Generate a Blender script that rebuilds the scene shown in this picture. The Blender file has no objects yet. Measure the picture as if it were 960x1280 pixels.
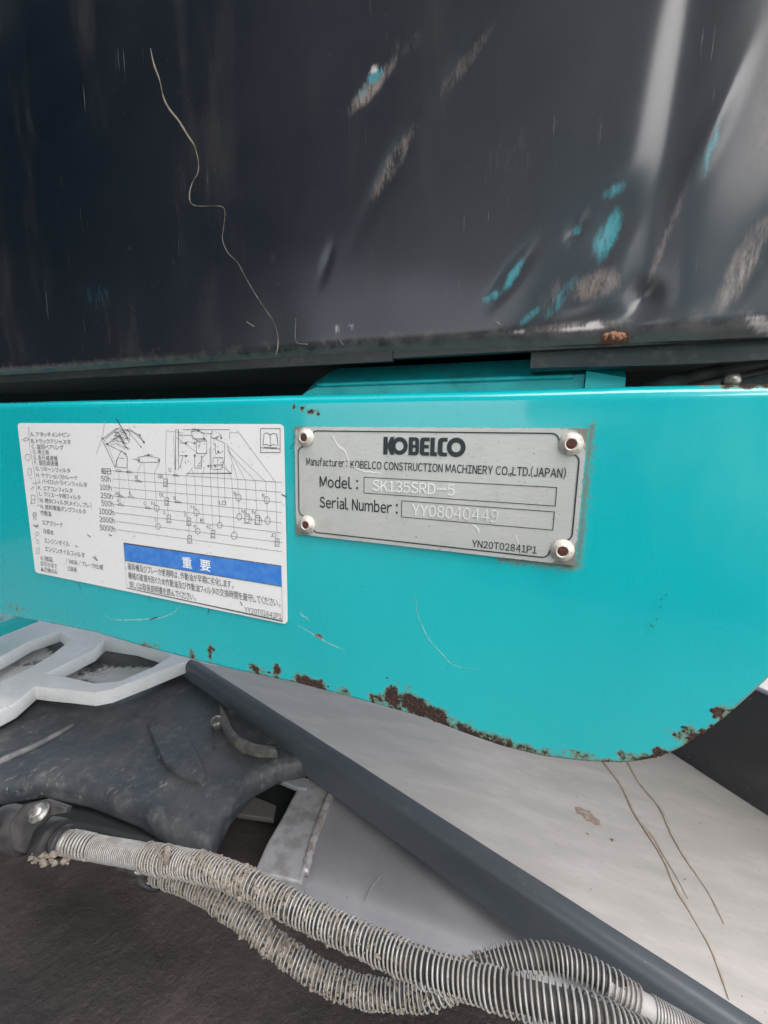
import bpy, bmesh, math, random
import numpy as np
from mathutils import Vector, Matrix, noise as mnoise
random.seed(7)
sc = bpy.context.scene
C = sc.collection

# ------------------------------------------------------------------ camera
S = .21                                    # camera stands 21 cm in front of the teal panel
W_ROT = np.array([.160543, .378522, .049847]); FPX = 533.32
def _rot(w):
    t = np.linalg.norm(w); k = w/t
    K = np.array([[0,-k[2],k[1]],[k[2],0,-k[0]],[-k[1],k[0],0]])
    return np.eye(3)+np.sin(t)*K+(1-np.cos(t))*K@K
RC = _rot(W_ROT)@np.array([[1,0,0],[0,0,-1],[0,1,0]], float)   # world -> camera (x right, y down, z forward)
CO = np.array([0, -S, 0.])
cam = bpy.data.cameras.new('camera'); camo = bpy.data.objects.new('camera', cam); C.objects.link(camo)
cam.sensor_fit = 'VERTICAL'; cam.sensor_height = 24; cam.lens = 24*FPX/1280
cam.clip_start = .01; cam.clip_end = 500
R3 = (np.diag([1,-1,-1])@RC).T
camo.matrix_world = Matrix.Translation(Vector(CO)) @ Matrix(R3.tolist()).to_4x4()
sc.camera = camo

# ------------------------------------------------------------------ light
SUN_EL, SUN_AZ = math.radians(52), math.radians(150)   # azimuth from +Y towards +X
world = bpy.data.worlds.new('World'); sc.world = world; world.use_nodes = True
wn = world.node_tree
bg = wn.nodes['Background']
sky = wn.nodes.new('ShaderNodeTexSky'); sky.sky_type = 'NISHITA'; sky.sun_disc = False
sky.sun_elevation = SUN_EL; sky.sun_rotation = SUN_AZ; sky.dust_density = 2; sky.air_density = 1.0; sky.ozone_density = .4
hs = wn.nodes.new('ShaderNodeHueSaturation'); hs.inputs['Saturation'].default_value = .45
wn.links.new(sky.outputs[0], hs.inputs['Color']); wn.links.new(hs.outputs[0], bg.inputs[0])
bg.inputs[1].default_value = .12
sun = bpy.data.lights.new('sun', 'SUN'); suno = bpy.data.objects.new('sun', sun); C.objects.link(suno)
sun.energy = 1.5; sun.angle = math.radians(60); sun.color = (1, .95, .9)
sd = Vector((math.sin(SUN_AZ)*math.cos(SUN_EL), math.cos(SUN_AZ)*math.cos(SUN_EL), math.sin(SUN_EL)))
suno.rotation_euler = sd.to_track_quat('Z', 'Y').to_euler()
vs = sc.view_settings; vs.view_transform = 'Standard'; vs.look = 'None'; vs.gamma = 1; vs.exposure = 1.75
vs.use_curve_mapping = False
sc.cycles.max_bounces = 6

# ------------------------------------------------------------------ geometry helpers
def ray(x, y): return RC.T@np.array([(x-480)/FPX, (y-640)/FPX, 1])
def onY(x, y, Y=0.): d = ray(x, y); return Vector(CO+d*(Y-CO[1])/d[1])
def onZ(x, y, Z): d = ray(x, y); return Vector(CO+d*(Z-CO[2])/d[2])
def onD(x, y, D): return Vector(CO+ray(x, y)*D)
def proj(P):
    c = RC@(np.array(P)-CO); return 480+FPX*c[0]/c[2], 640+FPX*c[1]/c[2]

def props(o, label=None, cat=None, group=None, kind=None):
    if label: o['label'] = label
    if cat: o['category'] = cat
    if group: o['group'] = group
    if kind: o['kind'] = kind
    return o
def thing(name, loc, label, cat, group=None):
    o = bpy.data.objects.new(name, None); o.empty_display_size = .02; C.objects.link(o)
    o.location = loc
    return props(o, label, cat, group)
def link(name, me, m, parent=None, smooth=True):
    o = bpy.data.objects.new(name, me); C.objects.link(o)
    if m is not None:
        me.materials.clear(); me.materials.append(m)
    if smooth: me.shade_smooth()
    if parent is not None:
        o.parent = parent
        l = Vector((0,0,0)); p = parent
        while p is not None: l += p.location; p = p.parent
        o.matrix_parent_inverse = Matrix.Translation(-l)
    return o
def mesh(name, V, F, m, parent=None, smooth=True):
    me = bpy.data.meshes.new(name); me.from_pydata([tuple(v) for v in V], [], F); me.update()
    return link(name, me, m, parent, smooth)
def joined(parts):
    V = []; F = []
    for v, f in parts:
        b = len(V); V += [tuple(x) for x in v]; F += [tuple(i+b for i in t) for t in f]
    return V, F
DG = None
def curve_to_mesh(name, splines, extrude, bevel, M4, bevres=2):
    cu = bpy.data.curves.new(name, 'CURVE'); cu.dimensions = '2D'; cu.fill_mode = 'BOTH'
    cu.extrude = extrude; cu.bevel_depth = bevel; cu.bevel_resolution = bevres; cu.offset = -bevel
    for pts in splines:
        s = cu.splines.new('POLY'); s.points.add(len(pts)-1); s.use_cyclic_u = True
        for p, q in zip(s.points, pts): p.co = (q[0], q[1], 0, 1)
    o = bpy.data.objects.new('tmp', cu); C.objects.link(o)
    dg = bpy.context.evaluated_depsgraph_get(); dg.update()
    me = bpy.data.meshes.new_from_object(o.evaluated_get(dg))
    bpy.data.objects.remove(o); bpy.data.curves.remove(cu)
    me.transform(M4); me.name = name
    return me
def rounded(pts, r, n=5):
    out = []; N = len(pts)
    for i in range(N):
        rr = r[i] if isinstance(r, (list, tuple)) else r
        p = Vector(pts[i]).to_2d(); a = Vector(pts[i-1]).to_2d(); b = Vector(pts[(i+1) % N]).to_2d()
        if rr <= 0: out.append(p); continue
        da = (a-p); db = (b-p); ra = min(rr, da.length*.49, db.length*.49)
        s = p+da.normalized()*ra; e = p+db.normalized()*ra
        for k in range(n+1):
            t = k/n; out.append(s*(1-t)**2+p*2*t*(1-t)+e*t*t)
    return out
def flat_edges(me, ang=35):
    me.shade_smooth()
    try: me.set_sharp_from_angle(angle=math.radians(ang))
    except Exception: pass
def slab_on_Z(name, px, Z, th, m, parent=None, bevel=.0015, r=0., holes=()):
    """a plate with its top face on height Z, outline read at photo pixels"""
    def loop(pp, rr): return rounded([onZ(x, y, Z).to_2d() for x, y in pp], rr) if rr else [onZ(x, y, Z).to_2d() for x, y in pp]
    me = curve_to_mesh(name, [loop(px, r)]+[loop(h, r*.6) for h in holes], max(th/2-bevel, 1e-5), bevel, Matrix.Translation((0,0,Z-th/2)))
    o = link(name, me, m, parent); flat_edges(me); return o
def slab_on_plane(name, pts3, th, m, parent=None, bevel=.001, r=0.):
    """a plate through 3 D points (nearly coplanar), thickness going away from the viewer"""
    o0 = pts3[0]; nrm = Vector((0,0,0))
    for i in range(len(pts3)):
        a = pts3[i]-o0; b = pts3[(i+1) % len(pts3)]-o0; nrm += a.cross(b)
    nrm.normalize()
    if nrm.dot(Vector(CO)-o0) < 0: nrm = -nrm
    u = (pts3[1]-o0); u -= nrm*u.dot(nrm); u.normalize(); v = nrm.cross(u)
    l2 = [Vector(((p-o0).dot(u), (p-o0).dot(v))) for p in pts3]
    if r: l2 = rounded(l2, r)
    M4 = Matrix((( u.x, v.x, nrm.x, o0.x), (u.y, v.y, nrm.y, o0.y), (u.z, v.z, nrm.z, o0.z), (0,0,0,1))) @ Matrix.Translation((0,0,-th/2))
    me = curve_to_mesh(name, [l2], max(th/2-bevel, 1e-5), bevel, M4)
    o = link(name, me, m, parent); flat_edges(me); return o
def smooth_path(P, n=12):
    P = [Vector(p) for p in P]; out = []
    Q = [P[0]*2-P[1]]+P+[P[-1]*2-P[-2]]
    for i in range(1, len(Q)-2):
        for k in range(n):
            t = k/n; a, b, c, d = Q[i-1], Q[i], Q[i+1], Q[i+2]
            out.append(.5*((2*b)+(c-a)*t+(2*a-5*b+4*c-d)*t*t+(3*b-a-3*c+d)*t**3))
    out.append(P[-1]); return out
def resample(P, step):
    out = [P[0]]; acc = 0; i = 0
    L = [0]
    for a, b in zip(P, P[1:]): L.append(L[-1]+(b-a).length)
    n = max(2, int(L[-1]/step)); res = []
    j = 0
    for k in range(n+1):
        s = L[-1]*k/n
        while j < len(L)-2 and L[j+1] < s: j += 1
        t = (s-L[j])/max(L[j+1]-L[j], 1e-9); res.append(P[j].lerp(P[j+1], min(max(t,0),1)))
    return res, L[-1]
def frames(P):
    T = [(P[min(i+1, len(P)-1)]-P[max(i-1, 0)]).normalized() for i in range(len(P))]
    n = T[0].cross(Vector((0,0,1))).normalized(); out = []
    for t in T:
        n = (n-t*n.dot(t)).normalized(); out.append((n, t.cross(n)))
    return out
def tube(P, r, sides=10, cap=True):
    """(verts, faces); r is a number or a function of 0..1"""
    F0 = frames(P); V = []; F = []; N = len(P)
    for i, p in enumerate(P):
        rr = r(i/(N-1)) if callable(r) else r
        for k in range(sides):
            a = 2*math.pi*k/sides; V.append(p+(F0[i][0]*math.cos(a)+F0[i][1]*math.sin(a))*rr)
    for i in range(N-1):
        for k in range(sides):
            a = i*sides+k; b = i*sides+(k+1) % sides; F.append((a, b, b+sides, a+sides))
    if cap: F += [tuple(range(sides))[::-1], tuple(range((N-1)*sides, N*sides))]
    return V, F
def helix(P, R, pitch, wire, per=22, sides=5, jitter=.0, squash=0.):
    PP, L = resample(P, pitch/per); Fr = frames(PP); H = []; ph = 0
    for i, p in enumerate(PP):
        s = i/(len(PP)-1); rr = (R(s) if callable(R) else R)
        rr *= 1+jitter*mnoise.noise(p*260)
        ph += 2*math.pi/per*(1+jitter*3*mnoise.noise(p*90+Vector((9,2,1))))
        H.append(p+(Fr[i][0]*math.cos(ph)+Fr[i][1]*math.sin(ph))*rr)
    return tube(H, wire, sides)
def lathe(prof, axis_o, nrm, sides=28):
    nrm = nrm.normalized(); u = nrm.orthogonal().normalized(); v = nrm.cross(u); V = []; F = []
    for r, h in prof:
        for k in range(sides):
            a = 2*math.pi*k/sides; V.append(axis_o+nrm*h+(u*math.cos(a)+v*math.sin(a))*r)
    for i in range(len(prof)-1):
        for k in range(sides):
            a = i*sides+k; b = i*sides+(k+1) % sides; F.append((a, b, b+sides, a+sides))
    F.append(tuple(range((len(prof)-1)*sides, len(prof)*sides)))
    return V, F
def ribbon(pts, w, closed=False, taper=False):
    """flat print stroke in the X/Z plane, pts are 3-D points of equal Y"""
    P = [Vector(p) for p in pts]; N = len(P); V = []; F = []
    for i in range(N):
        a = P[(i-1) % N] if closed or i else P[i]; b = P[(i+1) % N] if closed or i < N-1 else P[i]
        t = (b-a); n = Vector((-t.z, 0, t.x))
        n = n.normalized() if n.length > 1e-9 else Vector((0,0,1))
        ww = w/2
        if not closed and 0 < i < N-1 or closed:
            d1 = (P[i]-P[i-1]); n1 = Vector((-d1.z, 0, d1.x)).normalized(); ww = min(w/2/max(abs(n.dot(n1)), .5), w)
        if taper: ww *= .25+.75*math.sin(math.pi*(i+.3)/(N-.4))
        V += [P[i]+n*ww, P[i]-n*ww]
    for i in range(N if closed else N-1):
        j = (i+1) % N; F.append((2*i, 2*i+1, 2*j+1, 2*j))
    return V, F
def ico(center, r, sub=1, sq=.3):
    bm = bmesh.new(); bmesh.ops.create_icosphere(bm, subdivisions=sub, radius=1)
    s = Vector((random.uniform(0,50), random.uniform(0,50), 3)); sx = Vector((random.uniform(.7,1.3), random.uniform(.7,1.3), random.uniform(.6,1.2)))
    V = [center+Vector((v.co.x*sx.x, v.co.y*sx.y, v.co.z*sx.z))*r*(1+sq*mnoise.noise(v.co*1.7+s)) for v in bm.verts]
    F = [tuple(v.index for v in f.verts) for f in bm.faces]; bm.free(); return V, F

# ------------------------------------------------------------------ material helpers
class Mat:
    def __init__(s, name, base, rough=.5, metal=0., coat=0., spec=.5):
        s.m = bpy.data.materials.new(name); s.m.use_nodes = True; s.nt = s.m.node_tree; s.b = s.nt.nodes['Principled BSDF']
        s.b.inputs['Base Color'].default_value = (*base, 1); s.b.inputs['Roughness'].default_value = rough
        s.b.inputs['Metallic'].default_value = metal; s.b.inputs['Coat Weight'].default_value = coat; s.b.inputs['Specular IOR Level'].default_value = spec
        s.b.inputs['Coat Roughness'].default_value = .06
        s.tc = s.nt.nodes.new('ShaderNodeTexCoord').outputs['Object']
        s.col = base; s.colsock = None; s.rs = None; s.hs = None
    def L(s, a, b): s.nt.links.new(a, b)
    def val(s, v, sock):
        if hasattr(v, 'is_linked'): s.L(v, sock)
        else: sock.default_value = v
    def map(s, scale=(1,1,1), rot=(0,0,0)):
        n = s.nt.nodes.new('ShaderNodeMapping'); n.inputs['Scale'].default_value = scale; n.inputs['Rotation'].default_value = rot
        s.L(s.tc, n.inputs[0]); return n.outputs[0]
    def noise(s, scale, detail=4, rough=.55, vec=None, dist=0.):
        n = s.nt.nodes.new('ShaderNodeTexNoise'); n.inputs['Scale'].default_value = scale; n.inputs['Detail'].default_value = detail
        n.inputs['Roughness'].default_value = rough; n.inputs['Distortion'].default_value = dist
        s.L(vec if vec is not None else s.tc, n.inputs['Vector']); return n.outputs['Fac']
    def vor(s, scale, vec=None):
        n = s.nt.nodes.new('ShaderNodeTexVoronoi'); n.inputs['Scale'].default_value = scale
        s.L(vec if vec is not None else s.tc, n.inputs['Vector']); return n.outputs['Distance']
    def attr(s, name):
        n = s.nt.nodes.new('ShaderNodeAttribute'); n.attribute_name = name; return n.outputs['Fac']
    def rng(s, sock, a, b, lo=0., hi=1.):
        n = s.nt.nodes.new('ShaderNodeMapRange'); n.interpolation_type = 'SMOOTHSTEP'
        s.L(sock, n.inputs[0]); n.inputs[1].default_value = a; n.inputs[2].default_value = b; n.inputs[3].default_value = lo; n.inputs[4].default_value = hi
        return n.outputs[0]
    def math(s, op, a, b):
        n = s.nt.nodes.new('ShaderNodeMath'); n.operation = op; s.val(a, n.inputs[0]); s.val(b, n.inputs[1]); return n.outputs[0]
    def over(s, mask, col, rough=None, amt=1.):
        n = s.nt.nodes.new('ShaderNodeMix'); n.data_type = 'RGBA'
        if amt != 1: mask = s.math('MULTIPLY', mask, amt)
        s.L(mask, n.inputs[0])
        if s.colsock is None: n.inputs[6].default_value = (*s.col, 1)
        else: s.L(s.colsock, n.inputs[6])
        n.inputs[7].default_value = (*col, 1); s.colsock = n.outputs[2]; s.L(s.colsock, s.b.inputs['Base Color'])
        if rough is not None:
            k = s.nt.nodes.new('ShaderNodeMix'); k.data_type = 'FLOAT'; s.L(mask, k.inputs[0])
            if s.rs is None: k.inputs[2].default_value = s.b.inputs['Roughness'].default_value
            else: s.L(s.rs, k.inputs[2])
            k.inputs[3].default_value = rough; s.rs = k.outputs[0]; s.L(s.rs, s.b.inputs['Roughness'])
        return s
    def bump(s, h, strength=.3, dist=.001):
        n = s.nt.nodes.new('ShaderNodeBump'); n.inputs['Strength'].default_value = strength; n.inputs['Distance'].default_value = dist
        s.L(h, n.inputs['Height'])
        if s.hs is not None: s.L(s.hs, n.inputs['Normal'])
        s.hs = n.outputs[0]; s.L(s.hs, s.b.inputs['Normal']); return s
    def coatmask(s, mask, hi, lo):
        s.L(s.rng(mask, 0, 1, hi, lo), s.b.inputs['Coat Weight']); return s

def simple(name, base, rough=.5, metal=0., var=None, scale=80, coat=0.):
    M = Mat(name, base, rough, metal, coat)
    if var: M.over(M.rng(M.noise(scale), .4, .65), var, min(rough+.2, 1))
    return M.m

# teal paint: rust and grime follow attributes written on the panel
M = Mat('teal_paint', (.0003, .365, .395), .27, 0, .7)
M.over(M.rng(M.noise(4, 6, .65, M.map((1, 1, .35))), .48, .8), (.012, .42, .43), .45, .6)
M.over(M.rng(M.noise(9, 3), .35, .7), (.0003, .405, .435), None, .6)
M.over(M.rng(M.noise(60, 6, .7), .55, .8), (.008, .36, .375), .5, .4)
sheen_film = M.math('ADD', M.attr('sheen_film'), M.math('MULTIPLY', M.math('SUBTRACT', M.noise(1, 6, .68, M.map((26, 1, 11), (0, .35, 0))), .5), .9))
M.over(M.rng(sheen_film, .1, 1.25), (.07, .48, .49), .42, .8)  # panel sheen painted in as paler teal
M.over(M.rng(M.noise(1, 5, .7, M.map((300, 1, 14), (0, -.15, 0))), .66, .8), (.10, .42, .43), .5, .4)
gr = M.math('ADD', M.attr('grime_shade'), M.math('MULTIPLY', M.math('SUBTRACT', M.noise(330, 5, .75), .5), 1.5))
M.over(M.rng(gr, .45, 1.0), (.13, .135, .10), .8, .8)
spk = M.rng(M.noise(520, 2, .5), .735, .77)
M.over(M.math('MULTIPLY', spk, M.rng(M.noise(35, 2), .5, .6)), (.01, .06, .06), .7)
nz = M.math('SUBTRACT', M.noise(210, 8, .72), .5)
ru = M.math('ADD', M.attr('rust'), M.math('MULTIPLY', nz, 2.0))
M.over(M.rng(ru, .30, .52), (.16, .20, .13), .8, .85)
core = M.rng(ru, .55, .68)
M.over(core, (.034, .0155, .012), .95)
M.over(M.math('MULTIPLY', core, M.rng(M.noise(700, 4), .5, .62)), (.062, .029, .020), 1.)
M.coatmask(M.rng(ru, .3, .5), .8, 0.)
M.bump(M.math('MULTIPLY', M.rng(ru, .45, .75), M.rng(M.noise(500, 5, .7), 0, 1, .4, -1.2)), .9, .0012)
M.bump(M.noise(28, 3), .12, .002); M.bump(M.noise(900, 2), .04, .0003)
TEAL = M.m
M = Mat('teal_beam_paint', (.006, .42, .43), .4)
M.over(M.rng(M.noise(40, 5, .65), .45, .75), (.02, .15, .16), .7, .7)
TEAL2 = M.m

# dark charcoal cover paint, glossy, with dusty wipes and painted-in reflections
M = Mat('charcoal_paint', (.0035, .0068, .0115), .17, 0, 0., .42)
M.over(M.rng(M.math('ADD', M.attr('sheen_film'), M.math('MULTIPLY', M.math('SUBTRACT', M.noise(7, 5, .6), .5), .5)), .0, 1.3), (.062, .064, .072), .24)
M.over(M.math('MULTIPLY', M.rng(M.noise(1, 3, .6, M.map((900, 300, 30), (0, math.radians(38), 0))), .66, .74), M.rng(M.noise(18, 3), .5, .65)), (.16, .15, .15), .4, .6)
v1 = M.map((14, 14, 3.2), (0, math.radians(24), 0))
M.over(M.rng(M.noise(1.6, 5, .62, v1), .52, .8), (.10, .085, .075), .38, .35)
M.over(M.rng(M.noise(300, 4, .7), .62, .8), (.12, .11, .10), .5, .25)
M.over(M.rng(M.math('ADD', M.attr('dust'), M.math('MULTIPLY', M.math('SUBTRACT', M.noise(120, 6, .7), .5), 1.2)), .35, 1.), (.17, .16, .145), .6, .7)
ru = M.math('ADD', M.attr('rust'), M.math('MULTIPLY', M.math('SUBTRACT', M.noise(420, 6, .7), .5), 1.6))
M.over(M.rng(ru, .55, .66), (.16, .06, .03), .95)
M.bump(M.noise(700, 3), .03, .0003)
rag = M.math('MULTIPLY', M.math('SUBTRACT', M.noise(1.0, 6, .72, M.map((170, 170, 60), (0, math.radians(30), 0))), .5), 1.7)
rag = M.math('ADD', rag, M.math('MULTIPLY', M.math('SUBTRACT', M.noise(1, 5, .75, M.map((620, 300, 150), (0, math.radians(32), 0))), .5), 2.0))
for nm, c in (('beige', (.215, .175, .16)), ('teal', (.05, .215, .25)), ('pale', (.50, .45, .44))):  # bright reflections painted into the colour as teal, beige and pale patches
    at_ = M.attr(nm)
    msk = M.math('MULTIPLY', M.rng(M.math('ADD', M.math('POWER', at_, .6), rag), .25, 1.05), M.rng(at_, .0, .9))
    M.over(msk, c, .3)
COVER = M.m
M = Mat('charcoal_lip', (.022, .026, .028), .4)
M.over(M.rng(M.noise(160, 6, .7), .5, .75), (.11, .105, .09), .8, .55)
M.bump(M.noise(300, 4), .2, .0006)
LIP = M.m
STREAK = simple('dried_mud', (.21, .175, .135), .9, 0, (.09, .072, .055), 160)
DARKIN = simple('near_black_shade', (.012, .014, .015), .8)  # near-black colour stands in for deep shade and dark reflections

M = Mat('brushed_aluminium', (.50, .505, .475), .38, .35)
M.over(M.rng(M.noise(22, 4, .6), .4, .7), (.58, .57, .53), .3, .6)
vb = M.map((40, 1, 900))
M.over(M.rng(M.noise(3, 3, .5, vb), .3, .7), (.42, .43, .425), .5, .5)
M.over(M.rng(M.noise(70, 5, .65), .5, .75), (.40, .39, .35), .6, .5)
M.over(M.rng(M.math('ADD', M.attr('grime_shade'), M.math('MULTIPLY', M.math('SUBTRACT', M.noise(420, 5, .7), .5), 1.6)), .45, .95), (.13, .125, .09), .9, .8)
M.over(M.rng(M.noise(800, 2), .70, .74), (.1, .1, .1), .8, .8)
M.bump(M.noise(6, 3, .5, vb), .06, .0003); M.bump(M.noise(30, 2), .10, .0015)
ALU = M.m
M = Mat('rivet_aluminium', (.54, .50, .45), .5, .2)
M.over(M.rng(M.noise(500, 4), .5, .7), (.26, .21, .16), .8, .7)
M.bump(M.noise(500, 3), .25, .0004)
RIVET = M.m
RCORE = simple('rivet_rust', (.10, .035, .025), .95, 0, (.05, .02, .015), 900)
INK = simple('plate_ink', (.012, .02, .024), .5)
M = Mat('stamped_metal', (.80, .81, .80), .28, .5); STAMP = M.m
SCR = simple('bare_scratch', (.72, .72, .68), .5, .2)
TSCR = simple('teal_scuff', (.20, .46, .46), .6, 0, (.06, .38, .40), 400)
BLK = simple('scuff_dark', (.025, .03, .035), .8)
M = Mat('sticker_vinyl', (.70, .695, .685), .33, 0, .15)
M.over(M.rng(M.noise(45, 5, .65), .5, .8), (.62, .60, .57), .5, .5)
M.over(M.rng(M.noise(420, 2), .70, .75), (.25, .24, .22), .7, .7)
VINYL = M.m
M = Mat('sticker_ink', (.06, .06, .066), .5)
M.over(M.rng(M.noise(600, 3, .6), .5, .7), (.20, .20, .205), .5); PRINT = M.m
PRINTB = simple('sticker_ink_bold', (.03, .03, .04), .5)
BLUE = simple('sticker_blue', (.035, .17, .55), .35, 0, (.06, .22, .58), 200)
WHITE = simple('sticker_white', (.8, .8, .8), .4)

# dusty machine steels
M = Mat('dusty_dark_casting', (.034, .040, .048), .45)
M.over(M.rng(M.noise(11, 6, .62), .40, .66), (.085, .086, .087), .7, .8)
M.over(M.rng(M.noise(24, 7, .7, None, 1.5), .52, .72), (.13, .128, .125), .8, .55)
M.over(M.rng(M.noise(70, 6, .72), .50, .72), (.17, .165, .155), .9, .45)
M.over(M.rng(M.noise(30, 5, .65), .56, .7), (.018, .02, .023), .45, .7)
vs_ = M.map((240, 90, 90), (0, 0, .3))
M.over(M.math('MULTIPLY', M.rng(M.noise(1, 5, .7, vs_), .55, .72), M.rng(M.noise(17, 3), .48, .62)), (.33, .31, .28), .9, .7)
M.over(M.rng(M.noise(420, 3, .7), .66, .75), (.36, .33, .29), .9, .7)
M.bump(M.noise(60, 6, .65), .5, .003); M.bump(M.noise(600, 3), .2, .0006)
CAST = M.m
M = Mat('pale_dust_steel', (.72, .70, .685), .85)
M.over(M.rng(M.noise(20, 6, .65), .45, .7), (.80, .785, .77), .9, .8)
M.over(M.rng(M.math('ADD', M.attr('grime_shade'), M.math('MULTIPLY', M.math('SUBTRACT', M.noise(70, 7, .7), .5), 1.3)), .4, .7), (.05, .05, .045), .85, .9)  # on the pocket floors this mask paints in the shadow
M.over(M.rng(M.noise(350, 3), .66, .72), (.12, .11, .1), .9, .7)
M.bump(M.noise(130, 5), .3, .002)
PALE = M.m
M = Mat('dusty_deck', (.42, .39, .365), .7)
vd = M.map((6, 26, 1), (0, 0, math.radians(-42)))
M.over(M.rng(M.noise(2.2, 6, .62, vd), .36, .74), (.56, .515, .49), .85, .6)
M.over(M.rng(M.noise(1.2, 5, .6, vd), .52, .75), (.34, .325, .305), .7, .5)
M.over(M.math('MULTIPLY', M.rng(M.noise(7, 4), .45, .62), M.rng(M.noise(1, 7, .75, M.map((25, 60, 1), (0, 0, math.radians(-60)))), .48, .7)), (.60, .56, .54), .9, .35)
M.over(M.rng(M.noise(60, 6, .7), .6, .78), (.46, .42, .385), .9, .5)
M.over(M.rng(M.noise(330, 2, .6), .72, .76), (.13, .10, .08), .9, .7)
M.bump(M.noise(120, 4), .12, .001)
DECK = M.m
M = Mat('slate_paint', (.078, .089, .104), .36)
M.over(M.rng(M.noise(30, 6, .6), .42, .75), (.085, .088, .09), .7, .7)
M.over(M.rng(M.noise(1, 6, .72, M.map((40, 120, 160), (0, 0, -.3))), .58, .75), (.16, .155, .15), .8, .6)
M.over(M.rng(M.noise(400, 3), .7, .76), (.3, .3, .3), .7, .5)
M.bump(M.noise(200, 4), .1, .0006)
SLATE = M.m
M = Mat('grey_sheet', (.23, .228, .245), .42)
M.over(M.rng(M.noise(16, 5, .6), .4, .75), (.31, .305, .31), .55, .6)
M.over(M.rng(M.noise(1, 6, .7, M.map((30, 90, 90), (0, 0, .7))), .58, .8), (.17, .165, .165), .7, .6)
M.over(M.rng(M.noise(250, 3), .70, .76), (.10, .09, .085), .8, .7)
M.bump(M.noise(300, 4), .1, .0005)
GREY = M.m
WELD = simple('weld_bead', (.40, .385, .38), .3, .2, (.26, .21, .19), 160)
M = Mat('brown_drum', (.020, .0145, .013), .6)
M.over(M.rng(M.noise(7, 7, .7), .40, .75), (.055, .040, .036), .85, .8)
M.over(M.rng(M.noise(1, 6, .7, M.map((60, 22, 20), (0, 0, .6))), .52, .75), (.075, .058, .052), .9, .3)
M.over(M.rng(M.noise(190, 6, .75), .58, .8), (.12, .097, .088), .9, .5)
M.bump(M.noise(40, 6, .7), .8, .006); M.bump(M.noise(300, 4, .7), .5, .0012)
DRUM = M.m
RUB = simple('black_rubber', (.016, .015, .016), .5, 0, (.05, .044, .042), 60)
HOSE = simple('hose_rubber', (.035, .033, .034), .6, 0, (.09, .085, .08), 90)
M = Mat('coil_wire', (.42, .405, .39), .5, .3)
M.over(M.rng(M.noise(70, 5, .7), .38, .62), (.29, .26, .225), .9, .9)
M.over(M.rng(M.noise(500, 3), .6, .7), (.22, .18, .15), .9, .6)
WIRE = M.m
M = Mat('dry_mud', (.25, .21, .17), .95)
M.over(M.rng(M.noise(250, 5, .7), .4, .7), (.155, .13, .105), 1.)
M.over(M.rng(M.noise(900, 3), .6, .7), (.36, .31, .26), 1., .8)
M.bump(M.noise(700, 4), .4, .0008)
MUD = M.m
PALEHOSE = simple('pale_hose', (.36, .34, .33), .6, 0, (.28, .25, .24), 60)
BOLT = simple('bolt_zinc', (.42, .40, .37), .35, .8, (.2, .17, .14), 400)
M = Mat('concrete_ground', (.42, .40, .38), .9)
M.over(M.rng(M.noise(5, 7, .65), .4, .7), (.50, .48, .45), .9, .8)
M.bump(M.noise(60, 6), .4, .004)
GROUND = M.m
RUSTY = simple('rust_flake', (.20, .085, .05), .95, 0, (.30, .16, .10), 500)

# ------------------------------------------------------------------ the setting
mesh('ground', [(-60,-60,-.95),(60,-60,-.95),(60,60,-.95),(-60,60,-.95)], [(0,1,2,3)], GROUND, smooth=False)['kind'] = 'structure'

# unseen yard added for the cover to mirror: dark roof, dark wall, parked machine
def boxm(x0, x1, y0, y1, z0, z1):
    V = [(x, y, z) for x in (x0, x1) for y in (y0, y1) for z in (z0, z1)]
    return V, [(0,1,3,2), (4,6,7,5), (0,4,5,1), (2,3,7,6), (0,2,6,4), (1,5,7,3)]
rf = thing('reflection_roof', (-3, -3, 2.4), 'unseen dark roof added for the cover to reflect', 'roof')
V = []; F = []
for i in range(121):
    x = -9+10.4*i/120; z = 2.4+.04*math.sin(i*1.3)
    V += [(x, -7, z), (x, -1.4, z+.3)]
for i in range(120): F.append((2*i, 2*i+2, 2*i+3, 2*i+1))
mesh('reflection_roof_sheet', V, F, DARKIN, rf)
wl = thing('reflection_wall', (-4.5, -3, -.95), 'unseen dark wall added on the left for the cover to reflect', 'wall')
V, F = boxm(-4.7, -4.5, -7, .3, -.95, 2.9); mesh('reflection_wall_sheet', V, F, DARKIN, wl, False)
ex_ = thing('reflected_excavator', (.9, -3.2, -.95), 'teal excavator added out of view for its reflection in the cover', 'excavator')
V, F = boxm(-.2, 2.4, -4.4, -2.6, .15, 1.25); mesh('body', V, F, TEAL2, ex_, False)
V, F = boxm(-.1, .75, -3.6, -2.7, 1.25, 2.1); mesh('reflected_cab', V, F, TEAL2, ex_, False)
V, F = boxm(-.02, .66, -2.7, -2.68, 1.36, 2.0); mesh('reflected_cab_window', V, F, RUB, ex_, False)
for y0 in (-4.4, -3.1):
    V, F = boxm(-.5, 2.6, y0, y0+.5, -.95, -.2); mesh('reflected_track', V, F, RUB, ex_, False)
V, F = boxm(.2, 1.8, -4.0, -3.0, -.3, .15); mesh('reflected_undercarriage', V, F, RUB, ex_, False)

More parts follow.
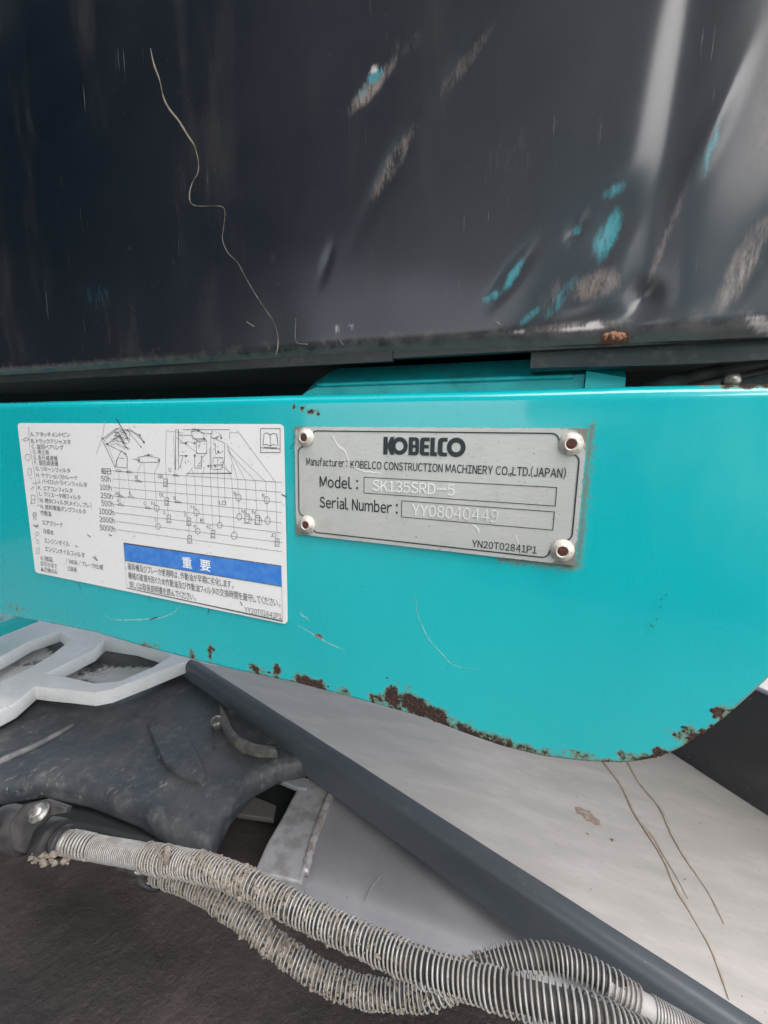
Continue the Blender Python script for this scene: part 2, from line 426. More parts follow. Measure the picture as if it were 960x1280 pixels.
# ------------------------------------------------------------------ charcoal side cover
gA, gB = onY(872, -20, -.002), onY(806, 362, -.002)
def cover_y(x, z):
    """depth of the pressed sheet: groove, faint waviness and dents"""
    y = -.002
    p = Vector((x*1.0, 0, z*1.0))
    y += .0016*mnoise.noise(p*9+Vector((3,1,2))) + .0005*mnoise.noise(p*26+Vector((1,7,2)))
    t = (gA.z-z)/(gA.z-gB.z); xg = gA.x+(gB.x-gA.x)*t
    dx = x-xg
    fade = 1/(1+math.exp((t-1.0)*26))
    y += .0022*fade*math.exp(-(dx/.0085)**2)
    y += .0016*(1-fade)*math.exp(-(dx/.011)**2)
    if dx > 0: y += .05*dx*dx/(dx+.03)
    else: y += .010*math.exp(-((dx+.03)/.03)**2)*0
    for (cx, cz, a, b, ang, h) in DENTS:
        u = x-cx; w = z-cz; c, s = math.cos(ang), math.sin(ang)
        q = ((u*c+w*s)/a)**2+((-u*s+w*c)/b)**2
        if q < 9: y += h*math.exp(-q)
    return y
DENTS = []
for (px_, py_, a, b, ang, h) in [(468,112,.016,.0045,50,.0011),(580,75,.02,.004,52,.0011),(492,205,.022,.004,58,.0012),(640,345,.012,.0028,52,.0012),
        (770,280,.013,.006,62,.0018),(720,285,.006,.003,65,.0010),(715,360,.018,.008,45,.0016),(806,362,.006,.005,20,.0026),(250,330,.02,.012,70,.0008),
        (410,330,.008,.002,70,.0006),(930,330,.02,.006,65,.0013),(700,405,.03,.004,8,.0016),(885,170,.02,.003,72,-.0012)]:
    q = onY(px_, py_, 0); DENTS.append((q.x, q.z, a, b, math.radians(ang), h))
ZB = .0455
cov = thing('side_cover', (-.1, 0, ZB), 'glossy dark charcoal sheet cover with pressed groove above the teal panel', 'machine cover')
xs = np.concatenate([np.arange(-1.0, -.45, .006), np.arange(-.45, .18, .0018), np.arange(.18, .4, .006)])
zs = np.concatenate([np.arange(ZB, .2, .0018), np.arange(.2, .46, .004), np.arange(.46, .8, .02)])
V = []; F = []
REFLECTIONS = {'teal': [(762,292,30,9,-68,1.),(748,300,18,7,-70,.6),(722,286,9,6,-60,.7),(712,305,7,5,-60,.4),(642,343,20,5,-58,1.),(620,366,7,5,-50,.8),(609,373,5,5,0,.6),(767,240,16,7,-35,.6),(885,195,42,3.5,-74,.75),(700,370,34,7,-52,.5),(662,392,18,4,-40,.7),(125,372,20,18,40,.22),(471,97,13,6,-45,.9),(455,118,12,5,-50,.5)],  # painted reflection patches: pixel, length, width, angle, strength
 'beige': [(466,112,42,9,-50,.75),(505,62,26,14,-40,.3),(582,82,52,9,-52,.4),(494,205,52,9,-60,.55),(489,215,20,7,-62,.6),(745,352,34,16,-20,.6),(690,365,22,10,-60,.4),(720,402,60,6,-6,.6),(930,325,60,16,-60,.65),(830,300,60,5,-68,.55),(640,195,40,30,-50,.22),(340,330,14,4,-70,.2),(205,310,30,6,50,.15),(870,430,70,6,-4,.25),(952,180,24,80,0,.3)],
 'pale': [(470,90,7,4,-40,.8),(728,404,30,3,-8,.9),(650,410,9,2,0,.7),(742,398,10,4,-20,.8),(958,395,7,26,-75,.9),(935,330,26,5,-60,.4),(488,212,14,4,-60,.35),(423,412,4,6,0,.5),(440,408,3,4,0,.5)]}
REFL_B = {}
for nm, lst in REFLECTIONS.items():
    REFL_B[nm] = []
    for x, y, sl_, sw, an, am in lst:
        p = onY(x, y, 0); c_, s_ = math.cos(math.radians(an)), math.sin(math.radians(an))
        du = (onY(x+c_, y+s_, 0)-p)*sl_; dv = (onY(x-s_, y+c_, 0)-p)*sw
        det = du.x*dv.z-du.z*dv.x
        REFL_B[nm].append((p.x, p.z, dv.z/det, -dv.x/det, -du.z/det, du.x/det, am))
refl_mask = {nm: [] for nm in REFLECTIONS}; sheen_film = []
rc = onY(770, 415, 0)
rust = []; dust = []
def zlow(x): return ZB - .0035*min(max((x+.1)/.15, 0), 1)
prof = [(.0075, 0.), (.0042, -.0008), (.0012, .0006)]  # hem rolled to the back
for j, z in enumerate(zs):
    for i, x in enumerate(xs):
        y = cover_y(x, z); dz = z-ZB; hem = max(0, 1-dz/.006)
        V.append((x, y+.006*hem*hem, z+(zlow(x)-ZB)*max(0, 1-dz/.05)))
        sheen_film.append(min(max((x+.36)/.52, 0), 1)**1.5*1.05+.18*math.exp(-dz/.05)+.10)  # dusty grey doubling as painted reflected brightness, rising to the right
        for nm, lst in REFL_B.items():
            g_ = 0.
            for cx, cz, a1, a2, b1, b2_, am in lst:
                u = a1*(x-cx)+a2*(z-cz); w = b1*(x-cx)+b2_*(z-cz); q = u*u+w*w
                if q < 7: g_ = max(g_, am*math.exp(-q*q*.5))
            refl_mask[nm].append(g_)
        d = math.hypot((x-rc.x)/.008, (z-rc.z-.000)/.0035); rust.append(1.05*math.exp(-d*d))
        dust.append(.75*math.exp(-dz/.006)+.25*math.exp(-dz/.03)*(1 if x > -.12 else .5))
nx = len(xs)
for j in range(len(zs)-1):
    for i in range(nx-1):
        a = j*nx+i; F.append((a, a+1, a+nx+1, a+nx))
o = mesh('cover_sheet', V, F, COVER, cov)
for nm, arr in [('rust', rust), ('dust', dust), ('sheen_film', sheen_film)]+list(refl_mask.items()):
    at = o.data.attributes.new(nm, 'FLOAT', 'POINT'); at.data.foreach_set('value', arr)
# hem strip and inner flange under the sheet
def xbar(name, prof, x0, x1, m, parent, nx=60, wob=0.):
    V = []; F = []; n = len(prof)
    for i in range(nx+1):
        x = x0+(x1-x0)*i/nx
        for k, (y, z) in enumerate(prof):
            V.append((x, y+wob*mnoise.noise(Vector((x*14, k, 3))), z+wob*mnoise.noise(Vector((x*11, k, 9)))))
    for i in range(nx):
        for k in range(n):
            a = i*n+k; b = i*n+(k+1) % n; F.append((a, b, b+n, a+n))
    F += [tuple(range(n))[::-1], tuple(range(nx*n, nx*n+n))]
    o = mesh(name, V, F, m, parent); flat_edges(o.data); return o
xm = onY(490, 450, .004).x; xr = onY(664, 440, .008).x
xbar('hem_strip', [(.0045, .0405), (.0045, .0475), (.0075, .0475), (.0075, .0405)], -1.0, xm, LIP, cov, wob=.0006)
xbar('hem_strip', [(.0050, .0418), (.0050, .0475), (.0075, .0475), (.0075, .0418)], xm+.0002, .4, LIP, cov, wob=.0005)
xbar('inner_flange', [(.0085, .0345), (.0085, .0455), (.035, .0455), (.035, .037), (.014, .0335)], xr, .4, LIP, cov, wob=.0012)
# body of the housing behind the sheet
b = bmesh.new(); bmesh.ops.create_cube(b, size=1, matrix=Matrix.Translation((-.3, .26, .43)) @ Matrix.Diagonal((1.4, .44, .765, 1)))
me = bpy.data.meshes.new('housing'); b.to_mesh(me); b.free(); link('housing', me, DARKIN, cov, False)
V, F = boxm(-1.6, .5, .12, .13, -.03, .06); mesh('gap_light_block', V, F, DARKIN, cov, False)  # added to shut out light and keep the gap dark
# dried drip running down the sheet
def on_cover(px_, py_, lift):
    q = onY(px_, py_, -.002)
    return Vector((q.x, cover_y(q.x, q.z)-lift, q.z))
drip = [(188,60),(192,80),(199,100),(203,120),(210,135),(222,150),(233,168),(242,182),(247,202),(246,216),(240,226),(236,240),(237,252),(245,257),(262,257),(277,258),(281,266),(279,285),(278,300),(285,316),(297,328),(306,345),(318,366),(330,385),(340,400),(346,418),(346,435),(343,444)]
P = smooth_path([on_cover(x, y, .0001) for x, y in drip], 4)
def flat_drip(P, r):
    V, F = tube(P, r, 6)
    return [(v[0], cover_y(v[0], v[2])-.0001+(v[1]-cover_y(v[0], v[2]))*.25, v[2]) for v in V], F
V, F = flat_drip(P, lambda s: .00012+.0007*abs(mnoise.noise(Vector((s*11, 1, 4))))+.0005*math.exp(-((s-.2)/.07)**2)+.0002*abs(mnoise.noise(Vector((s*60, 3, 4)))))
mesh('dried_drip', V, F, STREAK, cov)
for pts in ([(369,398),(368,415),(370,428),(384,430)], [(620,402),(632,410)], [(424,425),(428,431)], [(308,402),(317,408)]):
    V, F = flat_drip(smooth_path([on_cover(x, y, .0001) for x, y in pts], 4), .0003); mesh('scratch', V, F, STREAK, cov)
# torn rusty chip at the hem
parts = [ico(on_cover(755+random.random()*30, 419+random.random()*5-2, .0004), random.uniform(.0006, .0016), 1, .5) for _ in range(22)]
V, F = joined(parts); mesh('rust_chip', V, F, RUSTY, cov)

# ------------------------------------------------------------------ teal panel
edge_px = [(60,778),(120,790),(180,808),(250,826),(300,838),(370,853),(430,869),(480,883),(530,897),(580,916),(630,933),(680,945),(730,951),(780,953),(820,947),(850,935),(880,915),(910,893),(940,866),(960,847),(1000,780)]
ep = [onY(x, y, 0) for x, y in edge_px]
ex = np.array([-1.2, -.46]+[p.x for p in ep]+[.0970]); ez = np.array([-.166, -.160]+[p.z for p in ep]+[-.045])
_xx = np.linspace(-1.2, .097, 2600); _zz = np.interp(_xx, ex, ez)
k = np.hanning(25); k /= k.sum(); _zs = np.convolve(np.pad(_zz, 12, 'edge'), k, 'valid'); _zs = np.where(_xx > .072, _zz, _zs)
def zb(x): return float(np.interp(x, _xx, _zs))
ZT = .0190; RR = .0055
pan = thing('machine_panel', (-.2, 0, -.155), 'bright teal painted steel panel with rounded lower corner and rusted edge', 'machine panel')
xs = np.concatenate([np.arange(-1.0, -.46, .006), np.arange(-.46, .072, .0014), np.linspace(.072, .097, 34)])
tt = np.concatenate([np.linspace(0, .16, 26)[:-1], np.linspace(.16, 1, 76)])
# rust blobs: pixel, sigma along x, sigma along z, amplitude
RUSTS = [(367,508,.0018,.0016,1.),(378,511,.0022,.0018,1.05),(389,515,.0022,.0018,1.05),(398,517,.0018,.0016,1.),(20,760,.02,.005,.45),(90,783,.03,.003,.24),(185,806,.012,.004,.45),(240,818,.004,.005,.7),(263,815,.0026,.008,.8),(320,836,.007,.004,.75),(346,838,.0036,.005,.9),(378,850,.008,.005,.85),(398,857,.006,.0045,.8),(430,864,.006,.003,.65),(468,872,.006,.004,.7),
         (490,872,.0048,.008,1.1),(512,878,.005,.0075,1.0),(528,886,.005,.006,.9),(548,896,.005,.0055,1.05),(575,906,.008,.004,.6),(610,920,.014,.0035,.5),(660,936,.018,.003,.5),(730,944,.018,.003,.5),(790,945,.012,.0035,.55),(826,942,.004,.005,.75),(868,921,.010,.0045,.78),(898,889,.0022,.003,1.0),(912,887,.003,.002,.5),(399,796,.003,.0016,.7),(940,478,.016,.003,.85)]
RB = [(onY(x, y, 0), sx, sz, a) for x, y, sx, sz, a in RUSTS]
pTL, pTR, pBR, pBL = onY(369,533), onY(735,536), onY(718,706), onY(373,667)
PX0, PX1, PZ0, PZ1 = (pTL.x+pBL.x)/2, (pTR.x+pBR.x)/2, (pBL.z+pBR.z)/2, (pTL.z+pTR.z)/2
def boxdist(x, z):
    dx = max(PX0-x, x-PX1, 0); dz = max(PZ0-z, z-PZ1, 0); return math.hypot(dx, dz)
V = []; F = []; rust = []; grime_shade = []
nx = len(xs); rows = []
FP = [(onY(x, y, 0), sx, sz, a) for x, y, sx, sz, a in [(690,522,.03,.006,.55),(930,600,.03,.06,.50),(330,515,.05,.004,.3),(800,560,.03,.02,.22)]]  # spots of painted sheen along the top and right
def field(x, z, h):
    r = .36*math.exp(-h/.0014)*(.7+.6*mnoise.noise(Vector((x*22, 5, 1))))
    for p, sx, sz, a in RB:
        u = (x-p.x)/sx; w = (z-p.z)/sz; q = u*u+w*w
        if q < 9: r += a*math.exp(-q)
    d = boxdist(x, z)
    wgt = 1.6 if (x > PX1 or (z < PZ0 and x > PX1-.035)) else (.62 if z > PZ1 or x < PX0 else .5)
    g = .85*wgt*math.exp(-d/.0042)
    g += .55*math.exp(-h/.004)*(.6+1.1*min(max((x+.05)/.06, 0), 1))
    return r, g
for t in tt:
    for x in xs:
        z0 = zb(x); z = z0+(ZT-z0)*t
        V.append((x, .0006*mnoise.noise(Vector((x*7, 2, z*7))), z)); r, g = field(x, z, (ZT-z0)*t if x < .06 else min((ZT-z0)*t, (.097-x))); rust.append(r); grime_shade.append(g)
nr = len(tt)
for k in range(1, 11):                       # rolled top edge, then the flange to the back
    a = math.pi/2*min(k, 8)/8; yy = RR*(1-math.cos(a)) + (.012*(k-8) if k > 8 else 0); zz = ZT+RR*math.sin(a)
    for x in xs:
        V.append((x, yy+.0006*mnoise.noise(Vector((x*7, 2, ZT*7))), zz+.0004*mnoise.noise(Vector((x*16, 4, 4))))); r, g = field(x, zz, .1); rust.append(r); grime_shade.append(max(g, .33*min(k,8)/8))
nr += 10
for j in range(nr-1):
    for i in range(nx-1):
        a = j*nx+i; F.append((a, a+1, a+nx+1, a+nx))
# thickness along the lower edge and the right end: a chamfer ring, then the cut face
bl = list(range(nx))+[j*nx+nx-1 for j in range(1, nr)]
for (dy, shrink) in ((.0012, -.0007), (.0085, -.0007)):
    base = len(V)
    for q, a in enumerate(bl):
        v = V[bl[q]] if dy < .002 else V[bl0[q]]
        if dy < .002:
            x, y, z = v; V.append((x+(.0007 if q >= nx else 0), y+dy, z-(.0007 if q < nx else 0)))
        else:
            x, y, z = V[base-len(bl)+q]; V.append((x, y+dy, z))
        rust.append(.42 if q < nx else .3); grime_shade.append(.6)
    src = bl if dy < .002 else list(range(base-len(bl), base))
    for q in range(len(bl)-1):
        F.append((src[q+1], src[q], base+q, base+q+1))
    bl0 = bl
o = mesh('panel_sheet', V, F, TEAL, pan)
sheen_film = []
for v in o.data.vertices:
    x, z = v.co.x, v.co.z; sheen_film.append(.0+sum(a*math.exp(-((x-p.x)/sx)**2-((z-p.z)/sz)**2) for p, sx, sz, a in FP))
for nm, arr in (('rust', rust), ('grime_shade', grime_shade), ('sheen_film', sheen_film)):
    at = o.data.attributes.new(nm, 'FLOAT', 'POINT'); at.data.foreach_set('value', arr)
def py(x, z): return .0006*mnoise.noise(Vector((x*7, 2, z*7)))
def scuff(name, px_, w, m, parent, lift=.00012, taper=True, n=5):
    P = smooth_path([onY(x, y, 0) for x, y in px_], n)
    P = [p+Vector((0, 0, .0004*mnoise.noise(p*400))) for p in P]
    V, F = ribbon(P, w, taper=taper)
    return mesh(name, [(v.x, py(v.x, v.z)-lift, v.z) for v in V], F, m, parent, False)
scuff('scratch', [(519,745),(521,765),(527,782),(538,802),(550,815),(562,828),(575,834),(598,837)], .0007, TSCR, pan)
scuff('scratch', [(130,768),(140,774),(158,775),(180,774),(200,772),(217,766),(228,754)], .0013, TSCR, pan)
scuff('scratch', [(186,775),(192,773),(199,771)], .0009, BLK, pan, .0002)
scuff('scratch', [(372,781),(384,788),(398,797),(412,805),(431,813)], .0011, TSCR, pan)
scuff('scratch', [(393,793),(398,796),(403,798)], .0012, RUSTY, pan, .0002)
scuff('scratch', [(374,765),(379,770),(386,774)], .0012, TSCR, pan)
scuff('scratch', [(98,727),(100,733),(102,737)], .0006, BLK, pan)
scuff('scratch', [(259,757),(261,762),(260,768)], .0007, BLK, pan)
scuff('scratch', [(228,755),(232,750),(234,745)], .0008, TSCR, pan)
V, F = joined([ribbon([p, p+Vector((random.uniform(-.001,.001), 0, random.uniform(-.0016,.0012)))], random.uniform(.0002,.0006)) for p in
     [onY(x, y, -.0009) for x, y in [(14,510),(16,512),(122,507),(128,509),(131,513),(118,512),(125,515),(11,573),(19,603),(134,748),(131,738),(124,739),(364,561),(371,565),(374,564),(365,557),(812,790),(816,784),(820,775),(824,760),(828,748),(833,742)]]])
o = mesh('paint_chip', V, F, BLK, pan, False); o['kind'] = 'stuff'

rr = random.Random(11); parts = []
for p, sx, sz, a in RB:
    if a < .74 or p.z > .01 or p.x > .075: continue
    for _ in range(int(9*a)+2):
        x = p.x+rr.gauss(0, sx*.45); z = max(p.z+rr.gauss(0, sz*.4), zb(x)+.0004)
        if x > .095: continue
        v_, f_ = ico(Vector((0, 0, 0)), rr.uniform(.0005, .0014), 1, .6)
        parts.append(([Vector((x+v.x, py(x, z)+v.y*.28, z+v.z)) for v in v_], f_))
V, F = joined(parts); o = mesh('rust_scale', V, F, simple('rust_scale', (.030, .014, .011), .95, 0, (.070, .032, .022), 700), pan, False); o['kind'] = 'stuff'
# ------------------------------------------------------------------ name plate
_G = {}
def glyph(ch, bold):
    """outline of one character; Latin is taken from the full-width set, a plain grotesque"""
    k = (ch, bold)
    if k in _G: return _G[k]
    body = chr(ord(ch)+0xFEE0) if 33 <= ord(ch) <= 126 else ch
    cu = bpy.data.curves.new('t', 'FONT'); cu.body = body; cu.size = 1; cu.offset = bold; cu.resolution_u = 3
    o = bpy.data.objects.new('t', cu); C.objects.link(o)
    dg = bpy.context.evaluated_depsgraph_get(); dg.update()
    me = bpy.data.meshes.new_from_object(o.evaluated_get(dg))
    V = [(v.co.x, v.co.y) for v in me.vertices]; F = [tuple(p.vertices) for p in me.polygons]
    bpy.data.objects.remove(o); bpy.data.curves.remove(cu); bpy.data.meshes.remove(me)
    _G[k] = (V, F); return _G[k]
def text_mesh(body, width, size, x, z, y, bold=0.):
    V = []; F = []; pen = 0.
    for ch in body:
        if ch == ' ': pen += .30; continue
        gv, gf = glyph(ch, bold)
        if not gv: pen += .5; continue
        x0 = min(v[0] for v in gv); x1 = max(v[0] for v in gv); b = len(V)
        if ord(ch) < 127:
            gap = .025 if ch in 'AVTYJ,.1' else .048
            V += [(pen+gap+v[0]-x0, v[1]) for v in gv]; pen += x1-x0+2*gap
        else:
            cx = (x0+x1)/2; wd = max(x1-x0+.1, .62); V += [(pen+wd/2+v[0]-cx, v[1]) for v in gv]; pen += wd
        F += [tuple(i+b for i in f) for f in gf]
    xa = min(v[0] for v in V); xb = max(v[0] for v in V); sx = width/(xb-xa)
    return [Vector((x+(v[0]-xa)*sx, y, z+v[1]*size)) for v in V], F, 0
def line_text(body, x0, yb, x1, h, Y, bold=0., cap=.73):
    """text from pixel (x0, baseline yb) to pixel column x1, h pixels tall, printed on plane Y"""
    p = onY(x0, yb, Y); top = onY(x0, yb-h, Y); y1 = yb
    for _ in range(8):
        q = onY(x1, y1, Y); d = onY(x1, y1+1, Y).z-q.z; y1 += (p.z-q.z)/d
    q = onY(x1, y1, Y)
    V, F, _w = text_mesh(body, q.x-p.x, (top.z-p.z)/cap, p.x, p.z, Y, bold)
    return V, F
pl = thing('name_plate', ((PX0+PX1)/2, 0, PZ0), 'riveted aluminium maker plate with serial number on the teal panel', 'name plate')
PY = -.0016
me = None
nxp, nzp = 150, 64
V = []; F = []; g = []
for j in range(nzp+1):
    for i in range(nxp+1):
        x = PX0+(PX1-PX0)*i/nxp; z = PZ0+(PZ1-PZ0)*j/nzp
        V.append((x, PY+.00016*mnoise.noise(Vector((x*60, 3, z*60))), z))
        d = min(x-PX0, PX1-x, z-PZ0, PZ1-z)
        gv = .55*math.exp(-d/.0013)
        for cx, cz, a in ((PX0, PZ1, .6), (PX1, PZ1, .95), (PX1, PZ0, 1.0), (PX0, PZ0, .85)):
            gv += a*math.exp(-(((x-cx)**2+(z-cz)**2)/.0080**2))
        g.append(gv)
w_ = nxp+1
for j in range(nzp):
    for i in range(nxp): a = j*w_+i; F.append((a, a+1, a+w_+1, a+w_))
bl = list(range(w_))+[j*w_+nxp for j in range(1, nzp+1)]+[nzp*w_+i for i in range(nxp-1, -1, -1)]+[j*w_ for j in range(nzp-1, 0, -1)]
base = len(V)
for a in bl: x, y, z = V[a]; V.append((x, .0004, z)); g.append(.9)
for q in range(len(bl)): r_ = (q+1) % len(bl); F.append((bl[r_], bl[q], base+q, base+r_))
o = mesh('plate', V, F, ALU, pl); flat_edges(o.data)
at = o.data.attributes.new('grime_shade', 'FLOAT', 'POINT'); at.data.foreach_set('value', g)
IY = PY-.00026
# border with hollow corners round the rivets
def arc(cx, cz, r, a0, a1, n=8): return [Vector((cx+r*math.cos(math.radians(a0+(a1-a0)*k/n)), IY, cz+r*math.sin(math.radians(a0+(a1-a0)*k/n)))) for k in range(n+1)]
m_ = .0023; R1 = .0088; r2 = .0034
L_, R_, B_, T_ = PX0+m_, PX1-m_, PZ0+m_, PZ1-m_
bp = []
for (cx, cz, sx, sz) in ((L_, T_, 1, -1), (R_, T_, -1, -1), (R_, B_, -1, 1), (L_, B_, 1, 1)):
    # concave quarter round the rivet joined by two small convex fillets
    c1 = arc(cx+sx*(R1+r2), cz+sz*r2, r2, 90, 180) if False else None
    pts = []
    for k in range(7):                                    # fillet leaving the vertical side
        a = math.pi/2*k/6*.9; pts.append((cx+sx*(r2-r2*math.cos(a)), cz+sz*(R1+r2*1.05-r2*math.sin(a))))
    s0 = pts[-1]
    e = []
    for k in range(7):
        a = math.pi/2*k/6*.9; e.append((cx+sx*(R1+r2*1.05-r2*math.sin(a)), cz+sz*(r2-r2*math.cos(a))))
    mid = []
    for k in range(1, 8):
        t = k/8; q = Vector((cx+sx*R1*.80, cz+sz*R1*.80)); s_ = Vector(s0); e_ = Vector(e[-1])
        mid.append(tuple(s_*(1-t)**2+q*2*t*(1-t)+e_*t*t))
    full = pts+mid+e[::-1]
    if (sx, sz) in ((1, -1), (-1, 1)): bp += full
    else: bp += full[::-1]
V, F = ribbon([Vector((a, IY, b_)) for a, b_ in bp], .00062, True); mesh('border_line', V, F, INK, pl, False)
def field_box(pix, w=.00034):
    P = [onY(x, y, IY) for x, y in pix]; x0 = (P[0].x+P[3].x)/2; x1 = (P[1].x+P[2].x)/2; zt = (P[0].z+P[1].z)/2; z_b = (P[2].z+P[3].z)/2
    q = [Vector((x0, IY, zt)), Vector((x1, IY, zt)), Vector((x1, IY, z_b)), Vector((x0, IY, z_b))]
    bars = []
    for i in range(4):
        a, b_ = q[i], q[(i+1) % 4]; d = (b_-a).normalized()*w/2
        bars.append(ribbon([a-d*(1 if i % 2 == 0 else -1), b_+d*(1 if i % 2 == 0 else -1)], w))
    V, F = joined(bars); return mesh('field_frame', V, F, INK, pl, False)
field_box([(455,596),(696,610),(694,633),(455,616)])
field_box([(502,625),(693,641),(691,663),(502,646)])
# heavy round logo letters, one mesh each
lg0 = onY(479, 568, IY); lgt = onY(479, 546, IY); lg1 = onY(581, 571, IY); H_ = lgt.z-lg0.z; SX = (lg1.x-lg0.x)/4.79
def ring(cx, r, n=40): return [(cx+r*math.cos(2*math.pi*k/n), .5+r*math.sin(2*math.pi*k/n)) for k in range(n)]
GL = {'letter_K': [[(0,0),(.27,0),(.27,.40),(.44,0),(.70,0),(.47,.5),(.70,1),(.44,1),(.27,.60),(.27,1),(0,1)]],
  'letter_O': [ring(1.0, .5), ring(1.0, .25)],
  'letter_B': [rounded([(1.55,0),(2.17,0),(2.17,.5),(2.17,1),(1.55,1)], [0,.27,.01,.27,0]), rounded([(1.80,.2),(1.96,.2),(1.96,.42),(1.80,.42)], .05), rounded([(1.80,.58),(1.94,.58),(1.94,.8),(1.80,.8)], .05)],
  'letter_E': [rounded([(2.22,0),(2.78,0),(2.78,.21),(2.48,.21),(2.48,.40),(2.74,.40),(2.74,.60),(2.48,.60),(2.48,.79),(2.78,.79),(2.78,1),(2.22,1)], [.22,0,0,.05,.05,0,0,.05,.05,0,0,.22])],
  'letter_L': [[(2.83,0),(3.22,0),(3.22,.21),(3.08,.21),(3.08,1),(2.83,1)]],
  'letter_C': [rounded([(3.26,0),(3.80,0),(3.80,.21),(3.53,.21),(3.53,.79),(3.80,.79),(3.80,1),(3.26,1)], [.3,0,0,.1,.1,0,0,.3])],
  'letter_O.001': [ring(4.29, .52), ring(4.29, .26)]}
lo = thing('logo', (lg0.x, IY, lg0.z), None, None); lo.parent = pl; lo.matrix_parent_inverse = Matrix.Translation(-pl.location)
MX = Matrix(((SX, 0, 0, lg0.x), (0, 0, -1, IY), (0, H_, 0, lg0.z), (0, 0, 0, 1)))
def world_parent(o, parent):
    o.parent = parent; o.matrix_parent_inverse = Matrix.Translation(-Vector(parent.location))
for nm, sp in GL.items():
    me = curve_to_mesh(nm, sp, 0, 0, MX); o = link(nm.split('.')[0].lower(), me, INK, None, False)
    world_parent(o, lo)
TX = [('Manufacturer :', 383, 581.5, 434, 9, .010), ('KOBELCO CONSTRUCTION MACHINERY CO.,LTD.(JAPAN)', 438, 585, 707, 9.2, .012), ('Model :', 399.5, 608.5, 447.5, 13, .012), ('Serial Number :', 399.5, 634, 497, 13, .012), ('YN20T02841P1', 590, 683.5, 671, 8.5, .008)]
for t in TX:
    V, F = line_text(t[0], t[1], t[2], t[3], t[4], IY, t[5]); mesh('printed_text', V, F, INK, pl, False)
# stamped characters: raised rims of bright metal with a shadowed inner side
for body, x0, yb, x1, h in (('SK135SRD-5', 466, 613, 568, 13), ('YY08040449', 515, 644, 622, 14)):
    V, F = line_text(body, x0, yb, x1, h, PY-.00021, -.006)
    bmx = bmesh.new(); vv = [bmx.verts.new(v+Vector((0, 0, .0001*mnoise.noise(v*900)))) for v in V]
    for f in F:
        try: bmx.faces.new([vv[i] for i in f])
        except ValueError: pass
    r_ = bmesh.ops.extrude_face_region(bmx, geom=bmx.faces[:])
    for v in [e for e in r_['geom'] if isinstance(e, bmesh.types.BMVert)]: v.co.y -= .00022
    bmesh.ops.recalc_face_normals(bmx, faces=bmx.faces[:])
    me = bpy.data.meshes.new('stamped_text'); bmx.to_mesh(me); bmx.free(); link('stamped_text', me, STAMP, pl, False)
# rivets
for (x, y) in ((380.5,547),(714,555),(703,689),(382.5,656)):
    c = onY(x, y, -.0035); c.y = PY-.0001
    prof = [(.0052,0),(.0052,.0005),(.0049,.0010),(.0042,.0017),(.0034,.0023),(.0030,.0029),(.0027,.0031),(.0024,.0030),(.0021,.0024)]
    V, F = lathe(prof, c, Vector((0,-1,0))); V = [v+Vector((.0002*mnoise.noise(v*300), 0, .0002*mnoise.noise(v*310))) for v in V]
    o = mesh('rivet', V, F[:-1], RIVET, pl)
    V, F = lathe([(.0023,.0023),(.0020,.0026),(.0012,.0029),(.0003,.0028)], c, Vector((0,-1,0)), 16)
    V = [v+Vector((0, .0003*mnoise.noise(v*900), 0)) for v in V]; o2 = mesh('rivet_core', V, F, RCORE); o2.parent = o; 
for pts, w in (([(413,541),(418,549),(423,557),(430,562),(434,570),(436,579)], .0011), ([(441,583),(452,588),(463,590),(478,592)], .0009), ([(470,603),(474,606)], .0006), ([(590,655),(597,660),(599,667)], .0009), ([(645,668),(648,680)], .0005)):
    P = smooth_path([onY(x, y, PY-.0003) for x, y in pts], 4); V, F = ribbon([p+Vector((0,0,.0005*mnoise.noise(p*500))) for p in P], w, taper=True)
    mesh('scratch', V, F, SCR, pl, False)

# ------------------------------------------------------------------ maintenance sticker
SY = -.0011
cTL, cTR, cBR, cBL = onY(21.5,528.5,SY), onY(354.5,530.5,SY), onY(359.5,781.5,SY), onY(44,715,SY)
X0, X1, Z1, Z0 = (cTL.x+cBL.x)/2, (cTR.x+cBR.x)/2, (cTL.z+cTR.z)/2, (cBR.z+cBL.z)/2
st = thing('maintenance_sticker', ((X0+X1)/2, 0, Z0), 'white maintenance chart sticker with blue header band, left on the teal panel', 'sticker')
me = curve_to_mesh('sheet', [rounded([(X0,Z0),(X1,Z0),(X1,Z1),(X0,Z1)], .0035)], .0002, 0, Matrix(((1,0,0,0),(0,0,-1,SY+.0002),(0,1,0,0),(0,0,0,1))))
link('sheet', me, VINYL, st, False)
QY = SY-.00022
def P_(x, y, k=0): return onY(x, y, QY-k*.00005)
# blue band and framed notice
def quad(name, pix, m, k=0):
    P = [P_(x, y, k) for x, y in pix]; return mesh(name, P, [(3,2,1,0)], m, st, False)
quad('header_band', [(154.5,679),(351.5,707.5),(352,733),(156,700.5)], BLUE, 0)
V, F = ribbon([P_(154.5,679,1),P_(351.5,707.5,1),P_(353,776.5,1),P_(158.5,735,1)], .0005, True); mesh('notice_frame', V, F, PRINT, st, False)
V, F = ribbon([P_(156,700.5,1),P_(352,733,1)], .0004); mesh('notice_frame', V, F, PRINT, st, False)
V, F = line_text('重', 228, 708, 240, 12, QY-.0001, .012, .82); V2, F2 = line_text('要', 250.5, 711.5, 263.5, 12.5, QY-.0001, .012, .82)
V, F = joined([(V, F), (V2, F2)]); mesh('header_text', V, F, WHITE, st, False)
NOTE = [('破砕機及びブレーカ使用時は、作動油が早期に劣化します。', 160, 711.5, 292, 8.5), ('機械の破損を防ぐため作動油及び作動油フィルタの交換時間を厳守してください。', 160.5, 722.5, 350.5, 8.5), ('詳しくは取扱説明書を読んでください。', 162, 734, 245, 8.5)]
